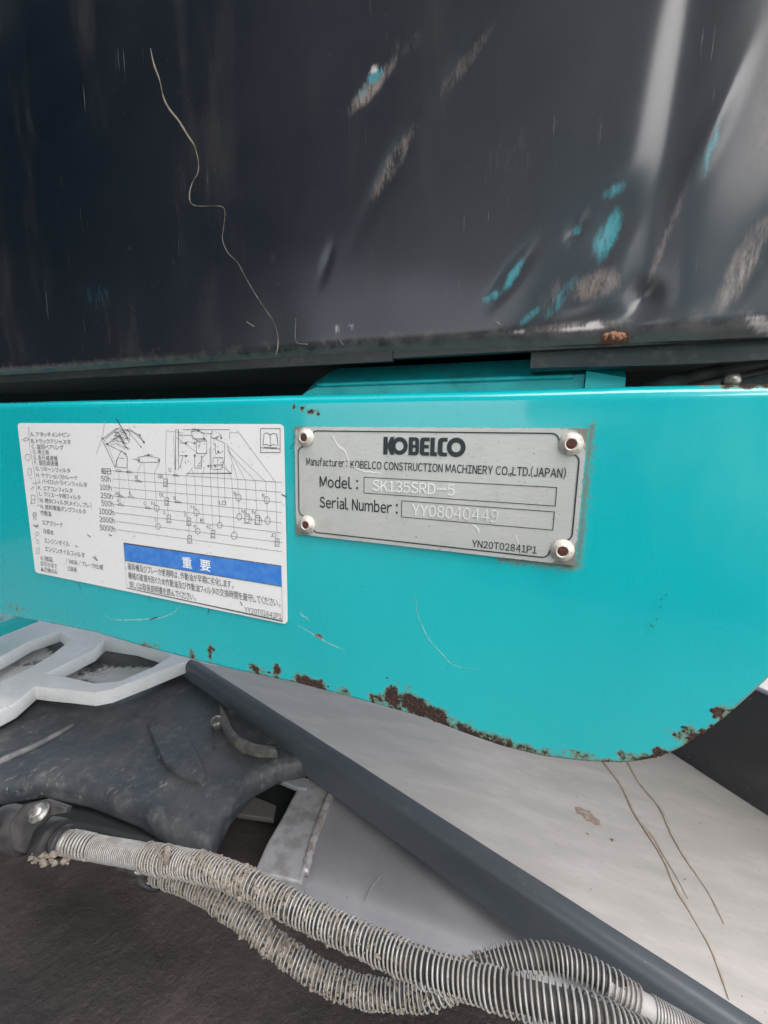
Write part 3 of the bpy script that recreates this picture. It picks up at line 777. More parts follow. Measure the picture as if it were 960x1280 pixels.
LEG = [('A. アタッチメントピン',38,545,88,5.3),('B. トラックアジャスタ',39,553.5,88.5,5.3),('C. 旋回ベアリング',40,560.5,79.5,5.3),('D. 排土板',41.5,567,61.5,5.3),('E. 走行減速機',42.5,574,72,5.3),('F. 旋回減速機',43.5,580.5,73,5.3),('G. リターンフィルタ',45,588,88,5.3),('H. サクションストレーナ',45.5,596,97.5,5.3),
  ('J. パイロットラインフィルタ',47,603.5,109,5.3),('K. エアコンフィルタ',48,612,91,5.3),('L. ラジエータ用フィルタ',49.5,619.5,101,5.3),('M. 燃料フィルタ(メイン, プレ)',50,627.5,114.5,5.3),('N. 燃料電磁ポンプフィルタ',51,635.5,107.5,5.3),
  ('作動油',51,643.5,64,5.8),('エアクリーナ',53,655.5,79,5.8),('冷却水',54,666.5,67.5,5.8),('エンジンオイル',55.5,678,87,5.8),('エンジンオイルフィルタ',56.5,688.5,106,5.8),
  ('☆)部品',50,699.5,66,5.3),('◎)ひかまで',51,706.5,71.5,5.3),('▲交換のみ',51,713.5,72,5.3),('( )NGB/ブレーカ仕様',83,703.5,129,5.3),('□清掃',85,713,96,5.3)]
parts = []
NUM = [('毎日',126.5,592,139,7.3),('50h',126.5,601.5,138.5,7.3),('100h',125,612,139.5,7.3),('250h',126,622.5,141,7.3),('500h',127,632,142,7.3),('1000h',124,642,143,7.3),('2000h',124.5,652,144,7.3),('5000h',125,662.5,144.5,7.3)]
for b_, x0, yb, x1, h in LEG+NUM:
    V, F = line_text(b_, x0, yb, x1, h, QY, .0, .80); parts.append(mesh('printed_text', V, F, PRINT, st, False))
for b_, x0, yb, x1, h in NOTE: V, F = line_text(b_, x0, yb, x1, h*.92, QY, .002, .82); mesh('notice_text', V, F, PRINT, st, False)
V, F = line_text('YY20T01641P1', 306, 765, 352, 6.5, QY, 0); mesh('part_number', V, F, PRINT, st, False)
# chart lines
def strokes(name, lst, w, m=None):
    V, F = joined([ribbon([P_(x, y, .5) for x, y in l], w) for l in lst]); return mesh(name, V, F, m or PRINT, st, False)
def off(sub, ox, oy, s): return [(ox+x/s, oy+y/s) for x, y in sub]
Z1_ = lambda l: off(l, 110, 520, 3.84)       # coordinates measured on an enlargement of the chart
rowsL = [[(105,262),(690,302),(930,318)],[(118,302),(930,366)],[(118,343),(930,415)],[(122,384),(930,463)],[(125,424),(930,513)],[(130,464),(930,561)],[(134,506),(930,608)],[(138,546),(930,651)]]
strokes('chart_row_line', [Z1_(l) for l in rowsL], .00022)
cols = [[(147,262),(155,425)],[(190,262),(202,385)],[(240,262),(236,310)],[(268,222),(270,270),(280,436)],[(345,222),(318,270),(330,440),(336,528)],[(375,70),(372,210),(385,490)],[(410,90),(415,210),(420,410)],[(470,290),(486,590)],[(500,262),(512,300),(524,555)],[(560,240),(547,294),(552,500)],[(585,180),(588,300),(600,575)],[(622,200),(622,300),(632,520)],[(655,130),(655,305),(658,425)],[(660,240),(690,300),(702,570)],[(665,130),(718,305),(726,480)],[(668,150),(757,308),(762,480)],[(668,165),(803,312),(812,490)],[(668,140),(853,315),(862,500)],[(680,80),(725,80),(900,318),(908,600)],[(375,70),(460,82)],[(470,290),(500,250)],[(240,262),(260,222)],[(60,100),(130,250)],[(90,130),(140,250)],[(185,180),(190,262)],[(420,100),(530,180)],[(520,250),(570,170)],[(640,240),(690,275)]]
strokes('chart_column_line', [Z1_(l) for l in cols], .00018)
def circ(cx, cy, r, n=12, sy=1.2): return [(cx+r*math.cos(2*math.pi*k/n), cy+r*sy*math.sin(2*math.pi*k/n)) for k in range(n+1)]
icons = [circ(330,443,12),circ(336,530,12),circ(520,463,13),circ(526,553,12),circ(632,524,12),circ(702,574,14,14,1.3),circ(722,392,13,12,1.3),circ(858,404,13,12,1.3),circ(726,484,12,12,1.3),circ(862,502,13,12,1.4)]
def rect(x0, y0, x1, y1): return [(x0,y0),(x1,y0),(x1,y1),(x0,y1),(x0,y0)]
for cx, cy in ((372,318),(378,408),(388,492),(484,505),(488,590),(600,565),(908,605)): icons += [rect(cx-9,cy-16,cx+9,cy+14),[(cx-14,cy+20),(cx+14,cy+20)],[(cx-5,cy-2),(cx+5,cy-2)]]
for cx, cy in ((765,492),(815,498)): icons += [rect(cx-12,cy-22,cx+8,cy+18),[(cx+8,cy-14),(cx+18,cy-4),(cx+18,cy+14)],[(cx-8,cy-10),(cx+4,cy-10)],[(cx-18,cy+22),(cx+20,cy+24)]]
for cx, cy in ((155,385),(205,388),(155,425),(285,440),(430,412),(420,284),(240,312),(145,262),(195,268)): icons += [[(cx-14,cy+2),(cx-4,cy-5),(cx+8,cy-3),(cx+14,cy+2),(cx+20,cy+8)],[(cx-12,cy+3),(cx+12,cy+5)]]
strokes('chart_symbol', [Z1_(l) for l in icons], .0003)
letters = [('14A',130,378,152),('A',196,378,206),('A',140,414,150),('C',268,428,278),('B',226,302,236),('FA',304,428,324),('GB',336,298,360),('GC',342,386,366),('B',412,402,422),('C',322,508,330),('FA',494,446,514),('G',362,472,372),('O',462,484,474),('F',512,540,520),('E',540,510,560),('KC',570,540,592),('L□',630,424,662),('B',700,380,712),('B',836,390,848),('M',738,466,756),('N',788,470,804),('J□',876,580,900),('D',388,268,400)]
V, F = joined([line_text(b_, *Z1_([(x0, yb)])[0], Z1_([(x1, yb)])[0][0], 4.5, QY, 0)[:2] for b_, x0, yb, x1 in letters]); mesh('chart_letter', V, F, PRINT, st, False)
# machine sketches
mach = [[(72,108),(135,60),(190,65),(248,92),(268,125)],[(72,108),(92,135),(180,180),(170,120),(135,60)],[(190,68),(254,148)],[(200,60),(270,126)],[(80,112),(150,55)],[(92,135),(165,85)],[(135,215),(160,165),(190,200),(185,250),(140,245),(135,215)],[(130,250),(142,200),(175,205)],[(75,125),(130,245)],
  [(232,210),(240,198),(290,190),(342,204),(346,214),(338,222),(245,222),(232,210)],[(215,208),(235,208)],[(270,190),(290,183),(310,190)],[(150,70),(200,72),(196,130)],[(120,90),(190,110)],[(110,110),(188,132)],[(125,75),(180,140)],[(150,90),(190,160)],
  [(420,65),(434,65),(434,258),(420,258),(420,65)],[(436,92),(492,92),(540,130)],[(440,130),(470,130)],[(440,190),(480,190)],[(440,250),(455,195)],[(498,62),(520,62)],[(505,110),(495,75),(530,68),(556,85),(556,110),(505,110)],[(540,80),(600,85)],[(590,100),(655,130),(655,210),(640,255),(600,258),(590,230)],[(590,80),(590,260)],[(520,120),(570,120),(570,180),(520,180),(520,120)],[(600,110),(640,90),(625,80)],[(600,200),(648,200),(648,235),(600,235),(600,200)],[(512,190),(512,250),(545,250),(545,190)],[(455,65),(680,65),(680,108)],[(690,232),(690,275),(470,275)],[(585,150),(585,180)],[(610,130),(612,180),(640,175)]]
strokes('machine_sketch', [Z1_(l) for l in mach], .00028, PRINTB)
dots = []
rr = random.Random(3)
for cx, cy in ((72,108),(92,135),(190,68),(248,92),(268,125),(254,148),(180,182),(245,212),(340,212),(290,190),(470,130),(470,192),(512,190),(512,130),(578,240),(625,170),(640,104),(610,240),(560,110),(530,70)):
    r_ = rr.uniform(4, 9); dots.append(Z1_(circ(cx, cy, r_*.5, 8)))
circ_dots = dots; dots = []
for _ in range(34): x = rr.uniform(105,188); y = rr.uniform(72,150); dots.append(Z1_([(x,y),(x+rr.uniform(8,28),y+rr.uniform(4,14))]))
for _ in range(44): x = rr.uniform(440,650); y = rr.uniform(70,250); dots.append(Z1_([(x,y),(x+rr.uniform(-14,14),y+rr.uniform(-10,12))]))
strokes('machine_sketch', circ_dots, .00042, PRINTB)['kind'] = 'stuff'; strokes('machine_sketch', dots, .0002, PRINTB)['kind'] = 'stuff'
# manual symbol: open book in a box
bk = [rect(828,60,922,175),[(828,152),(922,158)],[(840,140),(845,85),(858,80),(874,90),(890,82),(906,88),(912,142),(890,136),(875,144),(856,136),(840,140)],[(874,90),(875,144)],[(845,150),(875,152),(908,152)]]
strokes('manual_symbol', [Z1_(l) for l in bk], .00035)
# legend symbols down the left margin
side = [[(28.5,550),(33,546.5),(36,548.5),(33,551.5),(28.5,550)],circ(34.5,571.5,3.2,12,1.25),rect(35,586,39,594),[(36,596),(40,599)],[(38,612),(42,608),(41,613)],rect(39,619,43.5,629),[(39,624),(43.5,625)],circ(43,643,2,8),rect(42,641,45,649),[(44,657),(47,655),(46,661)],circ(46.5,667,2,8),circ(47,677,2,8),rect(46,685,49,692),
   [(35.5,535),(37,558),(41,580),(45,605),(48,632)],[(35,535),(37,535)],[(47,632),(49,632)],[(40,604),(47,604)]]
strokes('legend_symbol', side, .0003)
flk = [[(41,656),(44,658),(48,657.5)],[(109,668),(113,671.5)],[(136,668),(140,670)],[(116,696),(122,701)],[(119,695),(121,701)],[(94,682),(97,684)],[(145,523),(160,548)],[(300,752),(303,757)],[(352,618),(358,621)]]
for f_ in flk: strokes('dirt_fleck', [f_], .0007, BLK)
GSC = simple('grey_scuff', (.4,.4,.39), .6)
for f_ in ([(131,526),(128,545),(120,568)],[(257,738),(262,744)]): strokes('dirt_fleck', [f_], .0004, GSC)

# ------------------------------------------------------------------ teal beam seen through the gap
bx0 = onY(385, 487, .02).x; bx1 = onY(722, 470, .02).x; bx2 = onY(782, 472, .02).x
tb = thing('teal_beam', ((bx0+bx2)/2, .05, .0), 'darker teal beam with chamfered end in the gap under the cover', 'beam')
zt1 = onY(560, 454, .034).z; zt2 = onY(560, 474, .018).z
def hull(name, rings, m, parent):
    V = []; F = []; n = len(rings[0])
    for r_ in rings: V += r_
    for i in range(len(rings)-1):
        for k in range(n):
            a = i*n+k; b_ = i*n+(k+1) % n; F.append((a, b_, b_+n, a+n))
    F += [tuple(range(n))[::-1], tuple(range((len(rings)-1)*n, len(rings)*n))]
    o = mesh(name, V, F, m, parent); flat_edges(o.data, 25); return o
def bring(x, k=1., dy=0.): return [(x, .018+dy, .0), (x, .018+dy, zt2*k), (x, .0195+dy, zt2*k+.0006), (x, .030+dy, zt1*k-.0015), (x, .034+dy, zt1*k), (x, .07, zt1*k), (x, .07, .0)]
hull('beam_shell', [bring(bx0-.012, .6), bring(bx0, .86), bring(bx0+.012), bring(bx1), bring(bx1+.003)], TEAL2, tb)
e0 = [(bx1+.0034, y, z) for x, y, z in bring(0)]
hull('end_cap', [[(x, y-.002, z+(.0012 if z > 0 else 0)) for x, y, z in e0], [(bx2, y+.001, z-(.002 if z > 0 else 0)) for x, y, z in e0]], TEAL2, tb)
lp = [(bx0+.008+(bx1-bx0-.01)*i/30) for i in range(31)]
V, F = tube([Vector((x, .0175+.0003*mnoise.noise(Vector((x*60,1,1))), zt2-.0008)) for x in lp], .0012, 8); mesh('weld_seam', V, F, TEAL2, tb)
# pipe and bracket glimpsed right of the beam
pp = thing('bay_pipe', onY(800, 485, .05), 'dusty grey pipe in the gap right of the teal beam', 'pipe')
V, F = tube(smooth_path([onY(770,505,.06), onY(820,484,.055), onY(880,470,.05), onY(1000,450,.05)], 6), .0042, 12); mesh('pipe', V, F, simple('pipe_grey', (.25,.25,.24), .5, .2, (.12,.12,.11), 90), pp)
V, F = tube(smooth_path([onY(850,492,.045), onY(905,480,.045), onY(1000,462,.045)], 6), .0035, 12); mesh('pipe', V, F, PALEHOSE, pp)
rb = thing('rusty_tab', onY(930, 485, .02), 'rusty grey steel tab behind the upper right corner of teal panel', 'bracket')
me_ = slab_on_plane('tab', [onY(905,478,.02), onY(975,462,.02), onY(975,492,.02), onY(905,492,.02)], .004, LIP, rb, .0006)
V, F = lathe([(.0035,0),(.0035,.002),(.0026,.003),(.0005,.0032)], onY(913, 476, .0195), Vector((0,-1,0)), 12); mesh('bolt', V, F, BOLT, rb)

# ------------------------------------------------------------------ lower machinery
ZD = -.335
dk = thing('lower_frame_deck', onZ(650, 1050, ZD), 'pale dusty steel deck with brown runs and a slate front edge', 'machine frame')
fl = [(215,816),(255,839),(330,884),(420,937),(500,986),(600,1048),(700,1111),(800,1180),(930,1282),(1010,1345)]
fp = [onZ(x, y, ZD) for x, y in fl]
dvec = (fp[-1]-fp[0]).normalized(); back = Vector((-dvec.y, dvec.x, 0))
if back.y < 0: back = -back
p0, p1 = fp[0]-dvec*.5, fp[-1]+dvec*.35
# top sheet: a rounded front edge then a long flat back
n = 90; V = []; F = []
profd = [(0., -.043), (0., -.03), (0., -.010), (.0012, -.0062), (.0038, -.0026), (.008, -.0006), (.0125, 0.)]
profT = [(.0127, .0), (.03, .0), (.08, 0), (.16, 0), (.3, 0), (.8, 0)]
def strip(name, prof, m):
    V = []; F = []
    for i in range(n+1):
        t = i/n; p = p0.lerp(p1, t)
        for d, z in prof: V.append(p+back*d+Vector((0,0,z+.0006*mnoise.noise(Vector((t*30, d*40, 2))))))
    k = len(prof)
    for i in range(n):
        for j in range(k-1): a = i*k+j; F.append((a, a+k, a+k+1, a+1))
    return mesh(name, V, F, m, dk)
strip('front_edge', profd, SLATE); strip('deck_sheet', profT, DECK)
strip('under_sheet', [(.0005, -.043), (.78, -.043)], SLATE)
# brown run marks, rust flake, chips
RUN = simple('brown_run', (.36, .275, .205), .9, 0, (.44, .37, .31), 150)
def run(pts, w):
    P = smooth_path([onZ(x, y, ZD+.0004) for x, y in pts], 6); V, F = tube(P, lambda s: 1.8*w*(.5+1.0*abs(mnoise.noise(Vector((s*7, w*9000, 2)))))*(1-.6*s), 6)
    V = [Vector((v.x, v.y, ZD+.0006+(v.z-ZD-.0004)*.12)) for v in V]; mesh('oil_run', V, F, RUN, dk)
run([(752,950),(775,980),(792,1015),(815,1050),(832,1080),(845,1110),(868,1150),(890,1190),(912,1250)], .0011)
run([(783,950),(800,980),(825,1010),(838,1040),(858,1075),(885,1115),(905,1155)], .0011)
run([(795,1022),(815,1045),(830,1070),(845,1095),(860,1124)], .0007)
slab_on_Z('rust_flake', [(719,1009),(725,1008),(733,1013),(737,1013),(743,1021),(749,1025),(751,1031),(745,1031),(740,1027),(733,1025),(728,1018),(722,1016)], ZD+.0006, .0006, simple('rust_smear', (.30, .20, .155), .95, 0, (.38, .32, .28), 260), dk, .0001)
for x, y, r_ in ((735,1042,.0009),(766,1050,.0013),(856,1099,.0006)):
    V, F = ico(onZ(x, y, ZD+.0006), r_); mesh('grit', V, F, BOLT, dk)

bp_ = thing('rear_plate', onZ(890, 975, ZD), 'dark grey upright plate standing behind the rounded corner of the teal panel', 'steel plate')
a_, b2 = onZ(640, 811, ZD), onZ(1060, 1086, ZD)
dirr = (b2-a_).normalized(); up = Vector((0,0,1))
hz = .20
hz = .112
M = Mat('worn_grey_plate', (.035, .036, .040), .28)
M.over(M.rng(M.noise(12, 5, .6), .45, .75), (.085, .082, .085), .4, .7)
M.over(M.rng(M.noise(130, 5, .7), .66, .78), (.45, .42, .40), .8, .7)
slab_on_plane('plate', [a_, b2+dirr*.1, b2+dirr*.1+up*hz, a_+up*hz], .012, M.m, bp_, .0015)
for x, y, w2 in ((875,965,.004),(921,905,.006)):
    q = a_.lerp(b2, (x-640)/420)
    V, F = ico(Vector(onD(x, y, RC[2]@(np.array(q+up*.05)-CO)-.006)), .003); 

# pale pocketed casting at far left
pk = thing('pocketed_casting', onZ(100, 830, -.30), 'pale dusty casting with two dark pockets at lower left', 'machine casting')
ZP = -.335
outl = [(-60,800),(0,775),(40,768),(78,778),(150,796),(300,835),(262,832),(238,824),(190,843),(140,862),(118,866),(92,863),(60,860),(44,858),(18,880),(-60,920)]
h1 = [(-40,872),(0,852),(30,838),(62,820),(88,800),(74,789),(40,800),(0,822),(-40,845)]
h2 = [(131,800),(170,806),(214,819),(190,834),(150,851),(120,854),(84,846),(58,842),(90,826),(118,812)]
o = slab_on_Z('casting_top', outl, ZP, .020, PALE, pk, .0015, 0, [h1, h2])
def gattr(o, blobs):
    g = []
    for v in o.data.vertices:
        x, y = proj(v.co); g.append(sum(a*math.exp(-(((x-bx)/sx)**2+((y-by)/sy)**2)) for bx, by, sx, sy, a in blobs))
    at = o.data.attributes.new('grime_shade', 'FLOAT', 'POINT'); at.data.foreach_set('value', g)
gattr(o, [])
# pocket floors: gridded so the pocket shadow can be painted into their colour
def grid_on_Z(name, x0, y0, x1, y1, Z, m, parent, nx=30, ny=20, blobs=(), zf=None):
    V = []; F = []
    for j in range(ny+1):
        for i in range(nx+1):
            x = x0+(x1-x0)*i/nx; y = y0+(y1-y0)*j/ny; p = onZ(x, y, Z)
            if zf: p = Vector((p.x, p.y, p.z+zf(x, y)))
            V.append(p)
    w = nx+1
    for j in range(ny):
        for i in range(nx): a = j*w+i; F.append((a, a+w, a+w+1, a+1))
    o = mesh(name, V, F, m, parent); gattr(o, blobs); return o
grid_on_Z('pocket_floor', -80, 775, 290, 900, ZP-.036, PALE, pk, 70, 40, [(75,805,25,14,1.1),(40,830,40,8,.6),(30,858,40,9,.8),(200,820,60,15,1.3),(140,812,40,16,1.3),(110,838,30,14,.5),(150,862,40,6,.6),(90,858,50,10,.5)])

tk = thing('teal_step', onZ(10, 768, -.27), 'teal painted step end at the left edge below the panel', 'step')
slab_on_Z('step_plate', [(-70,770),(0,742),(60,750),(46,762),(0,779),(-60,800)], -.27, .02, TEAL2, tk, .001)

# big dark casting
ZC = -.362
ck = thing('frame_casting', onZ(180, 940, ZC), 'dusty dark steel casting under the left part of teal panel', 'machine casting')
co = [(-120,960),(-40,915),(18,884),(30,868),(33,853),(60,860),(100,866),(120,870),(150,864),(195,845),(240,825),(262,830),(330,876),(400,915),(430,935),(395,948),(345,957),(312,975),(288,1005),(272,1035),(264,1056),(225,1040),(170,1008),(110,985),(50,972),(-120,1000)]
slab_on_Z('casting_plate', co, ZC, .03, CAST, ck, .010)
slab_on_Z('shade_slab', [(-160,1000),(0,960),(60,958),(130,985),(205,1000),(262,1050),(250,1066),(120,1036),(40,1024),(-160,1030)], ZC-.036, .02, DARKIN, ck, .004)  # near-black slab stands in for the shade below the casting front
V, F = tube(smooth_path([onZ(-60,985,ZC+.001), onZ(0,952,ZC+.001), onZ(45,932,ZC+.001), onZ(92,906,ZC+.0005)], 6), lambda s: .0050*(1-.5*s), 10); mesh('ridge', V, F, simple('lit_edge_steel', (.12,.122,.125), .6, 0, (.2,.195,.19), 70), ck)  # lit edge of the ridge painted as paler steel
for l in ([(186,905),(200,948)], [(196,905),(208,940)], [(205,952),(225,963),(251,972)], [(238,935),(249,960)]):
    V, F = tube(smooth_path([onZ(x, y, ZC+.0006) for x, y in l], 5), lambda s: .0018+.0007*mnoise.noise(Vector((s*9, l[0][0], 1))), 8); mesh('weld_ridge', V, F, CAST, ck)
for _ in range(9):
    V, F = ico(onZ(216+random.random()*14, 928+random.random()*8, ZC+.0006), random.uniform(.0008, .002)); mesh('mud_crumb', V, F, MUD, ck)
slab_on_Z('boss', [(186,908),(203,903),(240,925),(258,968),(250,976),(222,966),(204,953)], ZC+.004, .008, CAST, ck, .0022)
for pts, r_ in (([(268,905),(264,918),(268,934)], .0014),):
    V, F = tube(smooth_path([onZ(x, y, ZC+.0008) for x, y in pts], 6), lambda s: r_*(1+.3*mnoise.noise(Vector((s*12, pts[0][0], 1)))), 8); mesh('weld_ridge', V, F, CAST, ck)
lug = [(274,878),(283,890),(290,908),(300,920),(320,928),(345,932),(347,938),(322,938),(300,932),(284,918),(276,900)]
slab_on_Z('lug', lug, ZC+.012, .011, simple('lug_steel', (.075,.072,.066), .7, 0, (.15,.135,.11), 120), ck, .003)
V, F = lathe([(.0075,-.006),(.0075,.002),(.0062,.0035),(.003,.0038)], onZ(271, 902, ZC+.006), Vector((.15,-.35,1)), 14); mesh('bolt', V, F, BOLT, ck)
V, F = lathe([(.006,0),(.0065,.003),(.0045,.0055),(.002,.006)], onZ(266, 818, -.26), Vector((.1,-.5,.8)), 14); 

# recess behind the flange: its shade is put into the block's near-black colour
rc_ = thing('recess_shade_block', onZ(335, 1010, -.40), 'block coloured dark for recess shade, lit edge as a pale ledge, between casting and welded flange', 'steel block')
slab_on_Z('shade_block', [(255,1120),(270,1000),(300,960),(330,930),(400,940),(420,980),(380,1080),(340,1130)], -.43, .05, DARKIN, rc_, .003)
slab_on_Z('lit_edge_ledge', [(316,954),(330,953),(388,974),(384,986),(370,984),(320,964)], -.385, .006, GREY, rc_, .0015)
slab_on_Z('web', [(284,1010),(300,988),(345,1006),(342,1024),(285,1016)], -.405, .006, simple('web_steel', (.10,.09,.085), .7), rc_, .0015)

# grey box with welded flange
gb = thing('grey_box', onZ(520, 1110, -.40), 'smooth grey sheet steel box left of the slate deck edge', 'steel box')
ZG = -.40
ga, gbp = onZ(338, 1072, ZG), onZ(690, 1208, ZG)
gd = (gbp-ga).normalized(); gk = Vector((-gd.y, gd.x, 0)); gk = gk if gk.y > 0 else -gk
ga -= gd*.004; gbp += gd*.22
gprof = [(-.020, -.10), (-.0195, -.03), (-.018, -.021), (-.0135, -.0115), (-.0075, -.0045), (0., -.0008), (.008, 0.), (.05, .0), (.12, .0), (.26, 0.)]
V = []; F = []
for i in range(61):
    p = ga.lerp(gbp, i/60)
    for d, z in gprof: V.append(p+gk*d+Vector((0, 0, z+.0005*mnoise.noise(p*30+Vector((0, 0, d*40))))))
k = len(gprof)
for i in range(60):
    for j in range(k-1): a_ = i*k+j; F.append((a_, a_+k, a_+k+1, a_+1))
mesh('box_sheet', V, F, GREY, gb)
fl2 = [(389,953),(408,958),(424,972),(402,1022),(388,1060),(378,1104),(318,1088),(333,1054),(354,1018),(377,974)]
slab_on_Z('flange', fl2, ZG+.012, .05, simple('flange_steel', (.34,.335,.34), .4, .1, (.24,.225,.22), 70), gb, .003)
P = smooth_path([onZ(x, y, ZG+.011) for x, y in ((421,972),(409,1002),(399,1030),(390,1056),(381,1092))], 8)
V, F = tube(P, lambda s: .0042*(1+.28*mnoise.noise(Vector((s*26, 2, 3)))), 10); mesh('weld_bead', V, F, WELD, gb)
V, F = tube(smooth_path([onZ(x, y, ZG+.0005) for x, y in ((455,1128),(465,1108),(478,1092))], 5), .0004, 6); mesh('scratch', V, F, PALEHOSE, gb)

# brown drum at the bottom
dm = thing('brown_drum', onZ(150, 1200, -.42), 'large dusty brown black drum below the hoses', 'drum')
V = []; F = []
cN, cM = 70, 60
cc = onZ(120, 1300, -.38)
for j in range(cM+1):
    for i in range(cN+1):
        x = -.75+1.1*i/cN; y = -.32+.5*j/cM
        r2_ = ((x-cc.x)/.42)**2+((y-cc.y)/.27)**2
        V.append(Vector((x, y, -.412-.03*r2_-.05*max(0, r2_-.8)+.006*mnoise.noise(Vector((x*9, y*9, 1)))+.0008*mnoise.noise(Vector((x*60, y*60, 1))))))
for j in range(cM):
    for i in range(cN): a = j*(cN+1)+i; F.append((a, a+1, a+cN+2, a+cN+1))
mesh('drum_shell', V, F, DRUM, dm)

# ------------------------------------------------------------------ hoses in wire coils
def depthpath(pts, n=10): return smooth_path([onD(x, y, d) for x, y, d in pts], n)
def coil_hose(name, label, P, R, core, wire, pitch, jit, mat_h=HOSE, s0=0., s1=1.):
    t = thing(name, P[len(P)//2], label, 'hose', 'wire coil guarded hoses below the teal panel')
    V, F = tube(P, core, 18); mesh('hose_tube', V, F, mat_h, t)
    a = int(len(P)*s0); b_ = int(len(P)*s1)
    V, F = helix(P[a:b_], R, pitch, wire, 24, 6, jit); mesh('wire_coil', V, F, WIRE, t)
    return t
P1 = depthpath([(150,1066,.302),(195,1074,.292),(250,1084,.276),(300,1100,.262),(350,1126,.250),(400,1151,.239),(475,1185,.222),(530,1209,.210),(580,1225,.201),(630,1239,.193),(680,1251,.187),(730,1266,.182),(780,1290,.178),(850,1330,.174)])
P2 = depthpath([(150,1072,.308),(200,1088,.299),(250,1110,.289),(300,1144,.278),(350,1186,.268),(400,1219,.260),(440,1236,.255),(475,1243,.251),(530,1244,.247),(570,1229,.246),(605,1207,.245),(650,1197,.244),(695,1199,.242),(732,1212,.238),(765,1230,.233),(800,1254,.228)])
h1_ = coil_hose('coiled_hose', 'upper coil wrapped hose running in front of the other to bottom edge', P1, lambda s: .0072+.0016*max(0, 1-s*3.2), lambda s: .0056+.0014*max(0, 1-s*3.2), .00055, .0026, .12, s0=.06)
h2_ = coil_hose('coiled_hose', 'lower coil wrapped hose, muddier, crossing behind the other hose', P2, lambda s: .0067+.0018*max(0, 1-s*3), lambda s: .0052+.0015*max(0, 1-s*3), .00055, .0026, .12, s0=.06)
P3 = depthpath([(758,1227,.234),(800,1254,.228),(850,1283,.223),(930,1330,.217)])
V, F = tube(P3, .0056, 18); mesh('bare_end', V, F, PALEHOSE, h2_)
V, F = helix(P3[int(len(P3)*.45):], .0061, .0015, .0005, 18, 5, .01); mesh('fine_wire', V, F, WIRE, h2_)
# dried mud packed between the turns near the sleeve
def mudparts(P, R, a, b_, n, top):
    out = []
    Fr = frames(P)
    for _ in range(n):
        s = a+(b_-a)*random.random()**1.3; i = min(int(s*(len(P)-1)), len(P)-2)
        ang = random.uniform(0, 2*math.pi); d = Fr[i][0]*math.cos(ang)+Fr[i][1]*math.sin(ang)
        out.append(ico(P[i].lerp(P[i+1], random.random())+d*(R*random.uniform(.86, 1.10)), random.uniform(.0004, .0012 if s > .3 else .0020), 1, .7))
    return out
V, F = joined(mudparts(P1, .0072, .08, .5, 650, 0)); o = mesh('mud_lump', V, F, MUD, h1_, False); o['kind'] = 'stuff'
V, F = joined(mudparts(P2, .0067, .08, .66, 1000, 0)); o = mesh('mud_lump', V, F, MUD, h2_, False); o['kind'] = 'stuff'

# crust of mud between the turns
def crust(P, R_, a, b_, name, parent):
    Q = P[int(len(P)*a):int(len(P)*b_)]; Q, L = resample(Q, .0011)
    V, F = tube(Q, 1., 20); k = 20
    W = []
    for i, v in enumerate(V):
        c = Q[i//k]; s_ = (i//k)/len(Q); rr_ = R_(a+(b_-a)*s_)*(.85+.16*mnoise.noise(c*330+v)+.34*mnoise.noise((c+(v-c)*.006)*420)-.25*max(0, s_-.35))
        W.append(c+(v-c)*rr_)
    mesh(name, W, F, MUD, parent)
crust(P1, lambda s: .0072+.0016*max(0, 1-s*3.2), .06, .52, 'mud_crust', h1_)
crust(P2, lambda s: .0067+.0018*max(0, 1-s*3), .06, .70, 'mud_crust', h2_)
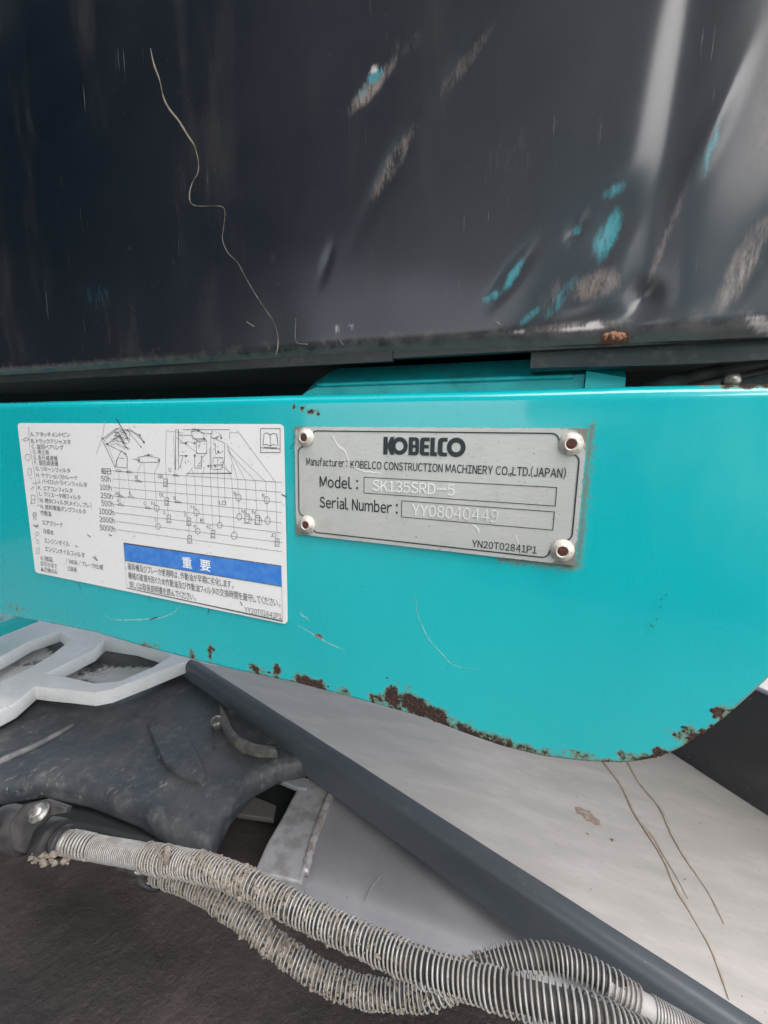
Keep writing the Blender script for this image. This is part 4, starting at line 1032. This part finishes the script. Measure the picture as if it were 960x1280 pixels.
# wire wrapped sleeve where both hoses leave the clamp
sl = thing('hose_sleeve', onD(140, 1064, .3), 'fine wire wrapped sleeve between the black clamp and the coiled hoses', 'hose sleeve')
PS = depthpath([(72,1050,.312),(100,1056,.308),(130,1062,.304),(165,1068,.299),(205,1077,.292)])
V, F = tube(PS, .0066, 20); mesh('sleeve_tube', V, F, HOSE, sl)
V, F = helix(PS[int(len(PS)*.38):], .0074, .0016, .00058, 22, 5, .012); mesh('fine_wire', V, F, WIRE, sl)
V, F = helix(PS[int(len(PS)*.14):int(len(PS)*.40)], .0075, .0028, .0009, 22, 6, .03); mesh('wire_coil', V, F, WIRE, sl)
V, F = tube(PS[:int(len(PS)*.15)], .0076, 20); mesh('end_ferrule', V, F, simple('ferrule', (.35,.33,.31), .5, .5, (.22,.19,.17), 120), sl)
V, F = tube([onD(209,1058,.282), onD(210,1062,.281), onD(208,1080,.279)], .0022, 10); mesh('wire_end', V, F, MUD, sl)

# clamp
cl = thing('hose_clamp', onD(40, 1040, .315), 'black bolted clamp gripping the hose sleeve at the left edge', 'clamp')
PC = depthpath([(-60,1012,.335),(-10,1028,.328),(30,1040,.320),(62,1048,.314),(84,1053,.310)])
def band(a, b_, r, name, m):
    i0 = int(len(PC)*a); i1 = int(len(PC)*b_); Q = PC[i0:i1]
    V, F = tube(Q, lambda s: r*(1-.12*(2*s-1)**6), 22); return mesh(name, V, F, m, cl)
V, F = tube(PC, .0074, 18); mesh('hose_end', V, F, RUB, cl)
band(.30, .60, .0148, 'clamp_band', RUB); band(.66, .86, .0132, 'clamp_band', RUB); band(.89, .99, .0105, 'clamp_band', RUB)
sp = slab_on_plane('clamp_bracket', [onD(10,1030,.292), onD(28,1006,.296), pointA := onD(58,999,.298), onD(88,1008,.296), onD(84,1016,.294), onD(60,1020,.292), onD(40,1040,.288), onD(34,1066,.286), onD(20,1062,.288)], .006, RUB, cl, .0012)
nb = Vector((.1,-.5,.85))
V, F = lathe([(.0062,0),(.0062,.0012),(.0044,.0014),(.0044,.0042),(.0036,.005),(.001,.0051)], onD(49,1016,.288), nb, 16); mesh('bolt', V, F, BOLT, cl)
V, F = joined([ico(onD(40+random.random()*50, 1066+random.random()*14, .302), random.uniform(.001, .003), 1, .6) for _ in range(26)]); o = mesh('mud_lump', V, F, MUD, cl, False); o['kind'] = 'stuff'
# loose ring clip behind the sleeve
rcx = thing('ring_clip', onD(190, 1100, .32), 'small dusty ring clip hanging under the wire wrapped sleeve', 'clip')
cpt = onD(192, 1096, .318)
u_ = Vector(RC[0]); w_2 = Vector(RC[1])
V, F = tube([cpt+(u_*math.cos(a)*.0105+w_2*math.sin(a)*.0085) for a in [math.pi*2*k/28 for k in range(29)]], .0024, 10); mesh('ring', V, F, RUB, rcx)
